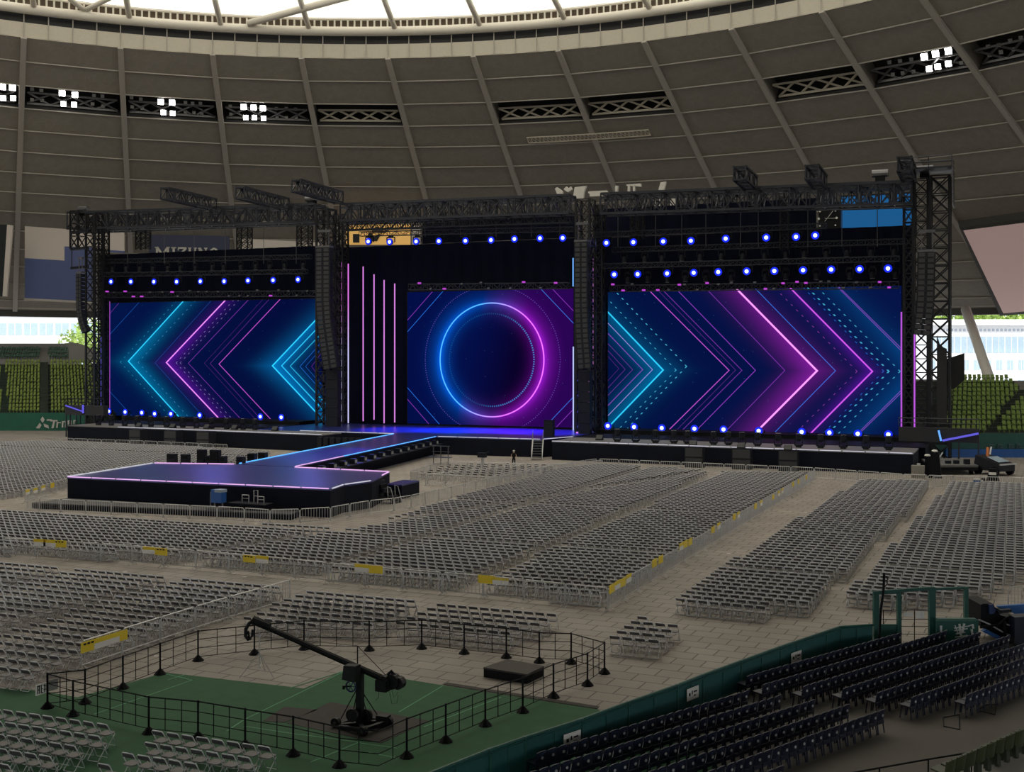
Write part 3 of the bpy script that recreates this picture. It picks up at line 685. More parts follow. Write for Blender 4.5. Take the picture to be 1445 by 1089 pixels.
row('blue shining beam light on the middle truss over the left screen', LR, 143, True, False, 'blue lights over the left screen'); light_truss('lighting truss of the blue lights over the left screen', LR, 143, 1.15)
CR = [(521.5, 341), (551.5, 341.5), (589, 341), (621, 340.5), (658.5, 340), (694.5, 339), (727.5, 337.5), (763.5, 336.5), (795.5, 336)]
row('blue shining beam light on the high truss over the ring screen', CR, 143, True, False, 'blue lights over the ring screen'); light_truss('lighting truss of the blue lights over the ring screen', CR, 143, 1.15)
RR = [(857, 343), (895, 342), (937, 341), (976, 340), (1025, 337), (1082, 335.5), (1124, 334.5), (1151, 332.5)]
row('blue shining beam light on the highest truss over the right screen', RR, 143, True, False, 'top blue lights over the right screen'); light_truss('highest lighting truss over the right screen', RR, 143, 1.15)
RM = [(868, 387.5), (901, 387), (942.5, 386), (980, 385), (1014.5, 384), (1054.5, 383), (1093.5, 382.5), (1134, 381.5), (1173.5, 380.5), (1213.5, 380), (1253.5, 379)]
row('blue shining beam light on the middle truss over the right screen', RM, 143, True, False, 'middle blue lights over the right screen'); light_truss('middle lighting truss over the right screen', RM, 143, 1.15)
LU = [(159, 378), (178, 378), (197, 378), (216, 378), (237, 377.5), (255, 377), (276, 377), (300, 376), (316, 376), (340, 376), (361, 375), (381, 375), (402, 374), (428, 373)]
row('dark unlit lamp hanging on the upper truss over the left screen', LU, 144, False, False, 'unlit lamps over the left screen'); light_truss('upper lighting truss over the left screen', LU, 144, 1.1)
RU = [(881, 364), (910, 363.5), (934, 363), (962, 362), (988, 361), (1018, 360), (1048, 360), (1079, 359), (1109, 358), (1135, 357), (1166, 357), (1195, 355.5), (1229, 355), (1262, 354)]
row('dark unlit lamp hanging on the upper truss over the right screen', RU, 144, False, False, 'unlit lamps over the right screen'); light_truss('upper lighting truss over the right screen', RU, 144, 1.1)
RL = [(886, 393), (914, 392), (942, 392), (967, 391), (996, 391), (1032, 390), (1080, 389), (1109, 388), (1152, 388), (1199, 387), (1231, 386), (1264, 386)]
row('dark unlit lamp hanging between the blue lights over the right screen', RL, 144.3, False, False, 'unlit lamps among the middle blue lights')
LF = [(134.5, 579), (156, 580), (179, 581), (202.5, 582), (220.5, 583.5), (243.5, 583.5), (284, 585.5), (369.5, 587.5), (399, 588.5)]
row('blue shining beam light on the riser below the left screen', LF, 141, True, True, 'floor lights below the left screen')
RF = [(859, 600.5), (896, 602), (935, 603.5), (981, 604.5), (1022, 605.5), (1071.5, 607.5), (1132, 609), (1171, 610), (1211, 611.5), (1254, 612.5), (1296, 613)]
row('blue shining beam light on the riser below the right screen', RF, 141, True, True, 'floor lights below the right screen')
for side, pts in (('left', [(115, 0)] and LF), ('right', RF)):
    for i in range(len(pts)):
        a = T(*pts[i], 141); b = B(); b.box(-.35, -.3, 0, .35, .3, max(.05, a[2] - .68 - .2 - 2.55)); zz = a[2] - .68 - .2
        if a[0] < -124.3: b = B(); b.box(-.3, -.25, 0, .3, .25, zz); o = b.build('light_stand', M_black); o.location = (a[0], 141, 0); tag(o, 'tall black stand under the floor light beyond the left riser, %s from the left' % nth(i + 1), 'stand')
        elif zz > 2.62:
            o = b.build('light_stand', M_black); o.location = (a[0], 141, 2.55); tag(o, 'black box stand under the floor light %s from the left below the %s screen' % (nth(i + 1), side), 'stand', 'stands of the %s floor lights' % side)
# truss just above each screen with magenta marker lamps
for lab, l, r_, n in (('left', (150, 416), (448, 414), 22), ('ring', (578, 405), (803, 403), 10), ('right', (862, 407), (1268, 402), 26)):
    a, c = T(*l, 143.5), T(*r_, 143.5); truss('lighting_truss', 'lowest lighting truss directly above the %s screen' % lab, a, c, .7, .8, 1.0, M_truss, None, .1, .05)
    for i in range(n):
        t_ = (i + .5 + random.uniform(-.3, .3)) / n; p_ = lerp(a, c, t_); b = B(); b.box(-.17, -.2, -.10, .17, .2, .10); pk = random.random() < .4
        o = b.build('batten_light', [M_trussl if not pk else E_pink, M_black]); o.location = (p_[0], p_[1] - .58, p_[2] + random.choice([.35, -.3, .5]))
        tag(o, '%s box light on the truss directly above the %s screen, %s from the left' % ('small magenta' if pk else 'small grey', lab, nth(i + 1)), 'stage light', 'box lights above the %s screen' % lab)
# unlit heads standing on the wings
WB = [(871, 622), (897, 620), (925, 622), (951, 625), (970, 629), (1007, 627), (1028, 627), (1047, 630), (1069, 628), (1098, 629), (1127, 628), (1158, 631), (1190, 631), (1222, 634), (1254, 635)]
for i, (px, py) in enumerate(WB):
    y = 126.5; a = T(px, 630, y)
    fixture((False, True), (a[0], y, ZD + .2), 'dark unlit lamp standing on the right stage wing, %s from the left' % nth(i + 1), 'unlit lamps on the right wing')
WL = [(139, 597), (157, 597), (176, 598), (194, 598), (213, 599), (235, 600), (258, 600), (277, 600), (299, 600), (320, 601), (343, 603), (360, 604)]
for i, (px, py) in enumerate(WL):
    y = 127.6; a = T(px, 600, y)
    fixture((False, True), (a[0], y, ZD + .2), 'dark unlit lamp standing on the left stage wing, %s from the left' % nth(i + 1), 'unlit lamps on the left wing')
# subwoofers in front of the wings, monitor wedges
def cab(label, px, y, w, h, d, name='subwoofer', grp=None):
    a = T(px, 600, y); root = thing(name, label, 'speaker', (a[0], y, 0), 0, grp)
    b = B(); b.box(-w / 2, 0, 0, w / 2, d, h); b.build('cabinet', M_spk, root)
    b = B()
    for r_ in range(2): b.box(-w / 2 + .1, -.04, .1 + r_ * h / 2, w / 2 - .1, 0, (r_ + 1) * h / 2 - .08)
    b.build('grille', mat('speaker_grille', (.045, .047, .05), .6), root); return root
for i, (px, w) in enumerate([(190, 1.9), (240, 2.0), (286, 2.0)]): cab('black stacked subwoofer in front of the left wing, %s from the left' % nth(i + 1), px, 121.6 + .0 * i, w, 2.15, 1.4, grp=None)
for i, px in enumerate([979, 1046, 1112]): cab('black stacked subwoofer in front of the right wing, %s from the left' % nth(i + 1), px, 121.6, 2.0, 2.15, 1.0)
def wedge(label, px, py, z, y=None):
    a = G(px, py, z) if y is None else T(px, py, y); root = thing('monitor_wedge', label, 'speaker', (a[0], a[1], z))
    b = B(); b.hexa([(-.4, -.3, 0), (.4, -.3, 0), (.4, .3, 0), (-.4, .3, 0), (-.4, -.3, .15), (.4, -.3, .15), (.4, .1, .6), (-.4, .1, .6)]); b.build('cabinet', M_spk, root)
    b = B(); b.face([(-.36, -.31, .17), (.36, -.31, .17), (.36, .08, .6), (-.36, .08, .6)]); b.build('grille', MATS['speaker_grille'], root)
for i, (px, py) in enumerate([(196, 603), (244, 604), (292, 605), (331, 606), (388, 608)]): wedge('low black monitor wedge on the front edge of the left wing, %s from the left' % nth(i + 1), px, py, ZD)
for i, (px, py) in enumerate([(846, 621), (978, 629), (1046, 633), (1112, 636)]): wedge('low black monitor wedge on the front edge of the right wing, %s from the left' % nth(i + 1), px, py, ZD)
# ------------------------------------------------------------------ LED tubes
def gradtube(name, stops):
    m = bpy.data.materials.new(name); m.use_nodes = True; nt = m.node_tree; nt.nodes.clear(); tc = nd(nt, 'ShaderNodeTexCoord'); sp = nd(nt, 'ShaderNodeSeparateXYZ'); nt.links.new(tc.outputs['Generated'], sp.inputs[0])
    r = nd(nt, 'ShaderNodeValToRGB'); nt.links.new(sp.outputs[2], r.inputs[0])
    el = r.color_ramp.elements; el[0].position = stops[0][0]; el[0].color = (*stops[0][1], 1); el[1].position = stops[1][0]; el[1].color = (*stops[1][1], 1)
    e = nd(nt, 'ShaderNodeEmission'); nt.links.new(r.outputs[0], e.inputs[0]); e.inputs[1].default_value = 1.0; o = nd(nt, 'ShaderNodeOutputMaterial'); nt.links.new(e.outputs[0], o.inputs[0]); return m
TB = {'a': gradtube('tube_white_pink', [(.45, (.62, .62, 1.0)), (.75, (.75, .20, .80))]), 'p': emat('tube_pink', (.72, .25, .82), 1.0), 'b': emat('tube_blue', (.15, .42, 1.0), 1.1), 'm': emat('tube_magenta', (.50, .10, .72), 1.0), 'w': emat('tube_ice', (.50, .58, 1.0), 1.1), 'v': emat('tube_violet', (.14, .12, .75), .9)}
def ledtube(label, px, pt, pb, y, kind, px2=None, w=.17):
    a, c = T(px, pt, y), T(px2 or px, pb, y); root = thing('led_tube', label, 'light tube', c)
    b = B(); v = vsub(a, c); b.tube([(0, 0, 0), v], w / 2, 8); b.build('tube', TB[kind], root)
    b = B()
    for t_ in (0, .33, .66, 1): p_ = lerp((0, 0, 0), v, t_); b.box(p_[0] - w * .6, p_[1] + .02, p_[2] - .1, p_[0] + w * .6, p_[1] + .3, p_[2] + .1)
    b.build('bracket', M_black, root)
for i, (px, pt, pb, k) in enumerate([(482.5, 370, 597, 'a'), (491.5, 372, 597, 'a'), (512.5, 376, 594, 'p'), (527.8, 387, 592, 'p'), (542, 395, 597, 'p'), (557, 400, 596, 'p')]):
    ledtube('tall vertical pink LED tube between left and ring screens, %s from the left' % nth(i + 1), px, pt, pb, 144, k)
ledtube('upper blue LED tube at the right edge of the ring screen', 808.7, 364, 404, 143.4, 'b'); ledtube('lower blue LED tube at the right edge of the ring screen', 809, 489, 609, 143.4, 'w')
ledtube('upper pink LED tube left of the right screen', 837.6, 363, 518, 143.4, 'p'); ledtube('lower white LED tube left of the right screen', 838, 520, 609, 143.4, 'w'); ledtube('short pink LED tube on the tower under the speaker hang', 831, 524, 609, 138.6, 'p')
ledtube('short pink LED bar lying at the tower foot by the ring screen', 813, 610, 611.5, 138.4, 'p', 830)
ledtube('magenta LED tube at the left edge of the left screen', 154.5, 425, 590, 144.6, 'm'); ledtube('violet LED tube on the leftmost tower', 143, 474, 573, 142, 'v')
ledtube('magenta LED tube at the right edge of the right screen', 1272, 440, 604, 144.4, 'm'); ledtube('magenta LED tube beside the right speaker hang', 1290.5, 470, 620, 139, 'm')
# side ramps with slanted tubes
for lab, pl, pr, pt, pb, y in (('left', 92, 146, 572, 585, 131.0), ('right', 1268, 1382, 604, 622, 130.5)):
    a, c = T(pl, pt, y), T(pr, pb, y); xm = (a[0] + c[0]) / 2; w = abs(c[0] - a[0]) / 2; zt_ = (a[2] + T(pr, pt, y)[2]) / 2; zb_ = T(pl, pb, y)[2]
    root = thing('side_ramp', 'dark panelled side platform beyond the %s end of the stage' % lab, 'ramp', (xm, y, 0))
    b = B(); b.box(-w, 0, zb_, w, 1.0, zt_); b.build('panel', mat('ramp_panel', (.03, .03, .034), .6), root)
    b = B()
    for x in ((-w + .1, -w + 2) if lab == 'left' else (w - 2, w - .1)):
        for yy in (.1, .9): b.beam((x, yy, 0), (x, yy, zb_), .14)
    b.build('support', M_truss, root)
    b = B(); b.tube([(-w, .1, zt_ + 1.0), (w, .1, zt_ + 1.0)], .05, 5); b.tube([(-w, .1, zt_ + .5), (w, .1, zt_ + .5)], .04, 5)
    for i in range(7): b.beam((-w + 2 * w * i / 6, .1, zt_), (-w + 2 * w * i / 6, .1, zt_ + 1.0), .06)
    b.build('railing', M_truss, root)
ledtube('slanted violet LED tube on the left side platform', 92.5, 572, 580.5, 130.85, 'v', 117, .2); ledtube('upright violet LED tube on the left side platform', 117.2, 571, 583, 130.85, 'v', None, .3)
ledtube('upright blue LED tube on the right side platform', 1324.5, 607, 622, 130.35, 'b', 1328, .2); ledtube('slanted violet LED tube on the right side platform', 1381, 611.5, 621.5, 130.35, 'v', 1330, .22)
# ------------------------------------------------------------------ line arrays
def linearray(label, pts, y, w, two=False, dep=1.0):
    P_ = [T(px, py, y) for px, py in pts]; root = thing('line_array', label, 'speaker', P_[0]); o = P_[0]
    Ls = [0]
    for i in range(len(P_) - 1): Ls.append(Ls[-1] + math.dist(P_[i], P_[i + 1]))
    n = max(6, round(Ls[-1] / .62))
    def at(s):
        for i in range(len(P_) - 1):
            if s <= Ls[i + 1] + 1e-6: return lerp(P_[i], P_[i + 1], (s - Ls[i]) / (Ls[i + 1] - Ls[i]))
        return P_[-1]
    for i in range(n):
        a, c = at(Ls[-1] * i / n), at(Ls[-1] * (i + .985) / n); d = Vector(vsub(c, a)).normalized(); ang = math.atan2(d.x, -d.z)
        hgt = math.dist(a, c); mid = lerp(a, c, .5)
        b = B()
        b.hexa([(-w / 2, -dep / 2, -hgt / 2), (w / 2, -dep / 2, -hgt / 2), (w / 2 - .1, dep / 2, -hgt / 2 + .08), (-w / 2 + .1, dep / 2, -hgt / 2 + .08), (-w / 2, -dep / 2, hgt / 2), (w / 2, -dep / 2, hgt / 2), (w / 2 - .1, dep / 2, hgt / 2 - .08), (-w / 2 + .1, dep / 2, hgt / 2 - .08)])
        for sx in (-1, 1): b.box(sx * w * .25 - w * .17, -dep / 2 - .03, -hgt * .36, sx * w * .25 + w * .17, -dep / 2, hgt * .36, 1)
        b.xform(Matrix.Rotation(-ang, 4, 'Y')); b.shift(vsub(mid, o)); b.build('speaker_cabinet', [M_spk, MATS['speaker_grille']], root)
    b = B(); b.box(-w / 2, -dep / 2, .05, w / 2, dep / 2, .3); b.beam((-w * .3, 0, .3), (-w * .3, 0, 2.2), .08); b.beam((w * .3, 0, .3), (w * .3, 0, 2.2), .08); b.box(-w * .45, -.15, 2.2, w * .45, .15, 2.5); b.build('flying_frame', M_trussl, root)
linearray('long curved speaker hang at the far left of the stage', [(114, 386), (114, 430), (115.5, 446), (118.5, 458), (122.5, 469)], 137.5, 1.0)
linearray('long speaker hang left of the pink tubes, its upper part', [(458, 350), (458, 425), (460, 455), (464, 485), (469, 520)], 137.0, 2.3, True)
linearray('long speaker hang between the ring screen and right screen', [(821.5, 342), (821.5, 430), (823, 470), (825, 500), (826.5, 520)], 137.0, 1.75, True)
linearray('speaker hang with pale rivets at the right end of the stage', [(1308, 356), (1307, 400), (1306, 430), (1304, 450), (1301, 473)], 136.8, 1.9, True)
# lower black columns under the hangs
for lab, px, pt, w in (('under the left speaker hang', 468, 522, 1.9), ('under the centre right speaker hang', 824, 523, 1.5)):
    a = T(px, pt, 137.8); root = thing('speaker_stack', 'black stack of stacked cabinets %s' % lab, 'speaker', (a[0], 137.8, 2.11)); h_ = a[2] - 2.11
    for i in range(6):
        b = B(); b.box(-w / 2, 0, h_ * i / 6 + (0 if i else 0), w / 2, .95, h_ * (i + .97) / 6); b.build('cabinet', M_spk, root)
# lantern frames hanging beside the far-left speaker hang
a = T(112, 356, 138.5); root = thing('follow_spot_cradle', 'black hanging lamp cradle above the far left speaker hang', 'stage light', a)
for i, (dz, tl) in enumerate(((3.0, 0), (.2, -.5), (-2.6, -.3))):
    b = B(); b.hexa([(-1.5, -.3, dz - .1 + tl * -.5), (1.6, -.3, dz + tl * .9 * -.6), (1.6, .3, dz + tl * .9 * -.6), (-1.5, .3, dz - .1 + tl * -.5), (-1.5, -.3, dz + .25 + tl * -.5), (1.6, -.3, dz + .4 - tl * .5), (1.6, .3, dz + .4 - tl * .5), (-1.5, .3, dz + .25 + tl * -.5)]); b.build('lamp_bar', M_spk, root)
b = B(); b.beam((-1.5, 0, 5.6), (-1.5, 0, -2.6), .1); b.beam((1.6, 0, .3), (1.6, 0, -2.6), .1); b.beam((-1.5, 0, 5.4), (1.2, 0, 3.2), .1); b.build('frame', M_truss, root)
# ------------------------------------------------------------------ stadium board behind the stage
YB = 158
a, c = T(1155, 286, YB), T(1186.5, 338, YB)
root = thing('big_clock', 'black round clock panel with white hour marks beside the blue board', 'clock', ((a[0] + c[0]) / 2, YB, c[2])); w = (c[0] - a[0]) / 2; h_ = a[2] - c[2]
b = B(); b.box(-w, 0, 0, w, .6, h_); b.build('panel', M_black, root)
M_mark = mat('clock_white', (.75, .75, .72), .5); cz = T(1168, 308, YB)
for i in range(12):
    t_ = PI * i / 6; b = B(); x_, z_ = cz[0] - root.location.x + 1.15 * math.sin(t_), cz[2] - c[2] + 1.9 * math.cos(t_) ; b.tube([(x_, -.02, z_), (x_, -.08, z_)], .11 if i % 3 else .16, 8); b.build('hour_mark', M_mark, root)
for nm, t_, L in (('hour_hand', 1.6, 1.2), ('minute_hand', .75, 1.75)):
    b = B(); x_, z_ = cz[0] - root.location.x, cz[2] - c[2]; b.beam((x_ - .3 * L * math.sin(t_), -.06, z_ - .3 * L * math.cos(t_)), (x_ + L * math.sin(t_) * .8, -.06, z_ + L * math.cos(t_)), .14, .04); b.build(nm, M_mark, root)
a, c = T(1187, 278, YB), T(1291, 332, YB); w = (c[0] - a[0]) / 2
root = thing('score_board', 'plain bright blue board high at the right behind the truss', 'board', ((a[0] + c[0]) / 2, YB, c[2]))
b = B(); b.box(-w, 0, 0, w, .5, a[2] - c[2]); b.build('panel', emat('blue_board_glow', (.012, .095, .25), 1.0), root)
b = B(); b.box(-w - .2, .1, -.2, w + .2, .7, a[2] - c[2] + .2); b.build('frame', M_black, root)
# white sign letters peeking above the roof truss
def letter(label, polys, y, m=M_white):
    b = B(); o = T(polys[0][0][0], polys[0][0][1], y)
    for P in polys:
        pts = [T(px, py, y) for px, py in P]; n = len(b.v)
        fr = [vsub(p, o) for p in pts]; bk_ = [(p[0], p[1] + .5, p[2]) for p in fr]; N = len(fr)
        b.face(fr); b.face(bk_[::-1])
        for i in range(N): b.face([fr[i], bk_[i], bk_[(i + 1) % N], fr[(i + 1) % N]])
    q = b.build('sign_letter', m); q.location = o; return tag(q, label, 'letter', None)
letter('white sign letter above the stage roof, first with a notched top', [[(783, 266), (786, 264), (790, 267), (794, 270), (794, 284), (785, 284), (786, 274)], [(795, 267), (799, 263), (802, 266), (805, 263), (807, 267), (801, 271)]], 162)
letter('white slanted block letter above the stage roof, second', [[(811, 264), (827, 262), (824, 271), (823, 280), (808, 280)]], 162)
letter('pale low rounded sign piece above the stage roof, third', [[(830, 270), (856, 268.5), (857, 272), (830, 273)], [(832, 273), (857, 272), (857, 276), (832, 277)]], 162)
letter('white broken letter strokes above the stage roof, fourth', [[(884, 260), (904, 259), (904, 263), (884, 262)], [(886, 262), (889, 262), (889, 274), (885, 274)], [(893, 262), (896, 262), (896, 272), (893, 272)], [(868, 262), (872, 262), (871, 270), (868, 270)]], 162)
letter('white tall slanted stroke letter above the stage roof, fifth', [[(932, 257), (940, 256), (931, 291), (923, 291)], [(944, 276), (953, 276), (953, 291), (944, 291)]], 162)
# blue wash on the decks
for (px, py, ty, tpx, tpy, c_, P_) in ((560, 341, 143, 560, 606, (.02, .07, 1), 110000), (640, 340, 143, 640, 607, (.01, .07, 1), 200000), (727, 338, 143, 715, 608, (.16, .02, 1), 170000), (790, 336, 143, 770, 610, (.06, .05, 1), 110000), (600, 340, 143, 470, 640, (.05, .05, 1), 80000)):
    a = T(px, py - 3, 142); t_ = G(tpx, tpy, ZD); l = bpy.data.lights.new('wash_spot', 'SPOT'); l.energy = P_; l.color = c_; l.spot_size = math.radians(30 if tpy < 630 else 13); l.spot_blend = .8; l.shadow_soft_size = .3
    o = bpy.data.objects.new('wash_spot', l); COL.objects.link(o); o.location = a; o.rotation_euler = (Vector(t_) - Vector(a)).to_track_quat('-Z', 'Y').to_euler()
for (px, py, tpx, tpy, P_) in ((300, 390, 250, 672, 2000), (440, 400, 380, 668, 1600)):
    a = T(px, py, 140); t_ = G(tpx, tpy, ZD); l = bpy.data.lights.new('wash_spot', 'SPOT'); l.energy = P_; l.color = (.22, .20, 1); l.spot_size = math.radians(16); l.spot_blend = .9; l.shadow_soft_size = .3
    o = bpy.data.objects.new('wash_spot', l); COL.objects.link(o); o.location = a; o.rotation_euler = (Vector(t_) - Vector(a)).to_track_quat('-Z', 'Y').to_euler()
# ------------------------------------------------------------------ folding chairs
def chairparts():
    """grey pipe chair facing +y, origin between the feet"""
    fr = B(); w = .215
    # back hoop running down to the front feet
    fr.tube([(-w, .20, .012), (-w, .02, .40), (-w, -.17, .72), (-w * .8, -.185, .765), (w * .8, -.185, .765), (w, -.17, .72), (w, .02, .40), (w, .20, .012)], .017, 6)
    fr.tube([(-w, .20, .012), (w, .20, .012)], .011, 5)
    rl = B(); rl.tube([(-w * .92, .16, .40), (-w * .92, -.20, .03), (-w * .8, -.215, .012), (w * .8, -.215, .012), (w * .92, -.20, .03), (w * .92, .16, .40)], .015, 6)
    st = B(); n = 10
    pts = [(.20 * math.cos(2 * PI * i / n) * (1.0 if abs(math.cos(2 * PI * i / n)) < .9 else .98), .02 + .19 * math.sin(2 * PI * i / n)) for i in range(n)]
    pts = [(-.19, -.15), (-.13, -.19), (.13, -.19), (.19, -.15), (.2, .16), (.14, .21), (-.14, .21), (-.2, .16)]
    st.prism(pts, .405, .44)
    bk = B()
    for x0, x1, o0, o1 in ((-.2, -.07, 0, -.02), (-.07, .07, -.02, -.02), (.07, .2, -.02, 0)):
        bk.hexa([(x0, -.148 + o0, .63), (x1, -.148 + o1, .63), (x1, -.128 + o1, .63), (x0, -.128 + o0, .63), (x0, -.195 + o0, .745), (x1, -.195 + o1, .745), (x1, -.172 + o1, .745), (x0, -.172 + o0, .745)])
    return fr, rl, st, bk
def chairlow():
    b = B(); w = .22; t = .042
    for s in (-1, 1):
        b.beam((s * w, .20, 0), (s * w, -.18, .76), t); b.beam((s * w * .92, .14, .42), (s * w * .92, -.21, .02), t)
    b.beam((-w, -.185, .76), (w, -.185, .76), .05); b.beam((-w, -.21, .02), (w, -.21, .02), t)
    b.box(-.2, -.18, .405, .2, .2, .44, 1)
    b.hexa([(-.2, -.15, .64), (.2, -.15, .64), (.2, -.125, .64), (-.2, -.125, .64), (-.2, -.195, .745), (.2, -.195, .745), (.2, -.17, .745), (-.2, -.17, .745)], 2)
    return b
COLP, ROWP = .53, .95
def inpoly(p, poly):
    c = False; j = len(poly) - 1
    for i in range(len(poly)):
        a, b = poly[i], poly[j]
        if (a[1] > p[1]) != (b[1] > p[1]) and p[0] < (b[0] - a[0]) * (p[1] - a[1]) / (b[1] - a[1]) + a[0]: c = not c
        j = i
    return c
def segdist(p, a, b):
    vx, vy = b[0] - a[0], b[1] - a[1]; t = ((p[0] - a[0]) * vx + (p[1] - a[1]) * vy) / (vx * vx + vy * vy)
    return abs((p[0] - a[0]) * vy - (p[1] - a[1]) * vx) / math.hypot(vx, vy)
AISLES = [((724, 808), (1018, 672), .65), ((545, 787), (838, 692), .6), ((405, 773), (500, 757), .6), ((101, 820), (0, 845), .6), ((252, 832), (60, 890), .6)]
AISLES = [(G(*a), G(*b), w) for a, b, w in AISLES]
def line_through(a, b, ext=60):
    return a, b
def block(pxpoly, slope=0.0, rowp=ROWP, colp=COLP, aisles=(), gap=None, y0=None):
    poly = [G(*p)[:2] for p in pxpoly]; xs = [p[0] for p in poly]; ys = [p[1] for p in poly]
    out = []; y = min(ys) if y0 is None else y0; r = 0; cx = sum(xs) / len(xs)
    ylo = min(ys) - 6; yy = []
    y = min(ys) - 6 * 0
    ymax = max(ys)
    rows = int((ymax - min(ys) + 8) / rowp) + 1
    for r in range(rows):
        yb = min(ys) - 4 + r * rowp + (.6 if gap and r >= gap else 0) + (.6 if gap and r >= 2 * gap else 0); rr = []
        n = int((max(xs) - min(xs)) / colp) + 2
        for c in range(n):
            x = max(xs) - c * colp; y = yb + (x - cx) * slope
            if not inpoly((x, y), poly): continue
            if any(segdist((x, y), AISLES[i][0], AISLES[i][1]) < AISLES[i][2] for i in aisles): continue
            rr.append((x, y))
        if rr: out.append(rr)
    return out
BLK = {
 'centre': ('centre block', block([(-40, 782), (150, 791), (340, 803), (502, 821), (700, 840), (853, 858), (1145, 676), (1040, 675), (930, 668), (850, 663), (798, 669), (729, 689), (661, 708), (574, 737), (521, 751), (505, 757), (470, 757), (340, 752), (61, 736), (-40, 731)], 0.02, aisles=(0, 1, 2), gap=18)),
 'right': ('long right block beside the wide aisle', block([(946, 868), (1084, 884), (1092, 871), (1146, 873), (1209, 797), (1281, 732), (1316, 688), (1214, 687)], -.04, gap=15)),
 'far right': ('block behind the green gate', block([(1194, 860), (1240, 865), (1310, 862), (1396, 847), (1424, 828), (1475, 806), (1520, 786), (1520, 694), (1343, 690)], -.04, gap=14)),
 'small': ('small block beside the camera pit', block([(857, 925), (930, 936), (970, 905), (904, 890)], 0.02)),
 'pit middle': ('block behind the camera crane', block([(449, 850), (598, 866), (530, 908), (330, 898)], 0.02)),
 'pit right': ('block behind the pit fence', block([(634, 868), (800, 888), (712, 921), (640, 912), (548, 905)], 0.02)),
 'left': ('left block beside yellow-signed barrier', block([(-40, 806), (94, 819), (414, 845), (300, 880), (112, 942), (60, 960), (36, 983), (-40, 974)], 0.02, aisles=(3, 4))),
 'carpet': ('lower left green carpet block', block([(-40, 1014), (193, 1046), (155, 1062), (125, 1079), (90, 1105), (-40, 1150)], .03)),
 'carpet right': ('small green carpet block before the fence', block([(236, 1058), (401, 1080), (380, 1098), (340, 1125), (120, 1125)], .03)),
 'far left': ('far left block beyond the satellite stage', block([(-40, 632), (66, 629), (200, 635), (320, 640), (385, 645), (330, 660), (216, 665), (94, 690), (33, 702), (-40, 709)], 0.0, gap=22)),
 'pen': ('little group inside the barrier pen before the stage', block([(585, 676), (640, 681), (700, 682), (790, 672), (760, 662), (640, 664)], 0.0, rowp=1.9, colp=.8)),
}
ALLC = []
for key, (desc, rows) in BLK.items():
    for r, rr in enumerate(rows):
        for c, (x, y) in enumerate(rr):
            u, v, d = PROJ((x, y, .4))
            ALLC.append((d, -6 < u < 1451 and v < 1095, key, r, c, x, y))
vis = sorted([c for c in ALLC if c[1]]); NEAR = vis[:300]; nearset = set((c[5], c[6]) for c in NEAR)
FAR = [c for c in ALLC if (c[5], c[6]) not in nearset and (c[1] or c[0] > 60)]
fr, rl, st, bk = chairparts()
d0 = BLK['carpet'][0]
proto = thing('folding_chair', 'x', 'chair')
fr.build('frame', M_chair, proto, True); rl.build('rear_leg', M_chair, proto, True); st.build('seat', M_seat, proto); bk.build('backrest', M_pad, proto)
pk = list(proto.children)
rk = {}
for c_ in vis: rk.setdefault((c_[2], c_[3]), []).append(c_[5])
rowof = {}
for k_ in sorted(rk): rk[k_].sort(reverse=True); rowof.setdefault(k_[0], []).append(k_[1])
for i, (d, _, key, r, c, x, y) in enumerate(NEAR):
    lab = 'grey folding chair, %s from right, %s row back, %s' % (nth(rk[(key, r)].index(x) + 1), nth(rowof[key].index(r) + 1), BLK[key][0])
    rz = random.uniform(-.05, .05)
    if i == 0: proto.location = (x, y, 0); proto.rotation_euler = (0, 0, rz); proto['label'] = lab; proto['group'] = 'folding chairs on the field'
    else: dup(proto, (x, y, 0), rz, lab, 'folding chairs on the field', pk)
lo = chairlow(); V = np.array(lo.v, np.float32); nf = len(lo.f); F = np.array(lo.f, np.int32); Mi = np.array(lo.m, np.int32)
N = len(FAR); P = np.array([(c[5], c[6], 0) for c in FAR], np.float32); A = np.random.uniform(-.07, .07, N).astype(np.float32)
ca, sa = np.cos(A)[:, None], np.sin(A)[:, None]
VX = V[None, :, 0] * ca - V[None, :, 1] * sa + P[:, 0:1]; VY = V[None, :, 0] * sa + V[None, :, 1] * ca + P[:, 1:2]; VZ = np.broadcast_to(V[None, :, 2], VX.shape)
AV = np.stack([VX, VY, VZ], 2).reshape(-1, 3); AF = (F[None] + (np.arange(N) * len(V))[:, None, None]).reshape(-1, 4)
me = bpy.data.meshes.new('folding_chairs_beyond'); me.vertices.add(len(AV)); me.vertices.foreach_set('co', AV.ravel())
me.loops.add(AF.size); me.loops.foreach_set('vertex_index', AF.ravel().astype(np.int32)); me.polygons.add(len(AF)); me.polygons.foreach_set('loop_start', np.arange(0, AF.size, 4, dtype=np.int32)); me.polygons.foreach_set('loop_total', np.full(len(AF), 4, np.int32))
for m in (M_chair, M_seat, M_pad): me.materials.append(m)
me.polygons.foreach_set('material_index', np.tile(Mi, N)); me.update(calc_edges=True); me.validate()
o = bpy.data.objects.new('folding_chair_mass', me); COL.objects.link(o); tag(o, 'thousands of grey folding chairs in rows filling the field', 'chairs', kind='stuff')
print('CHAIRS', len(ALLC), 'near', len(NEAR), NEAR[-1][0], 'far', N)

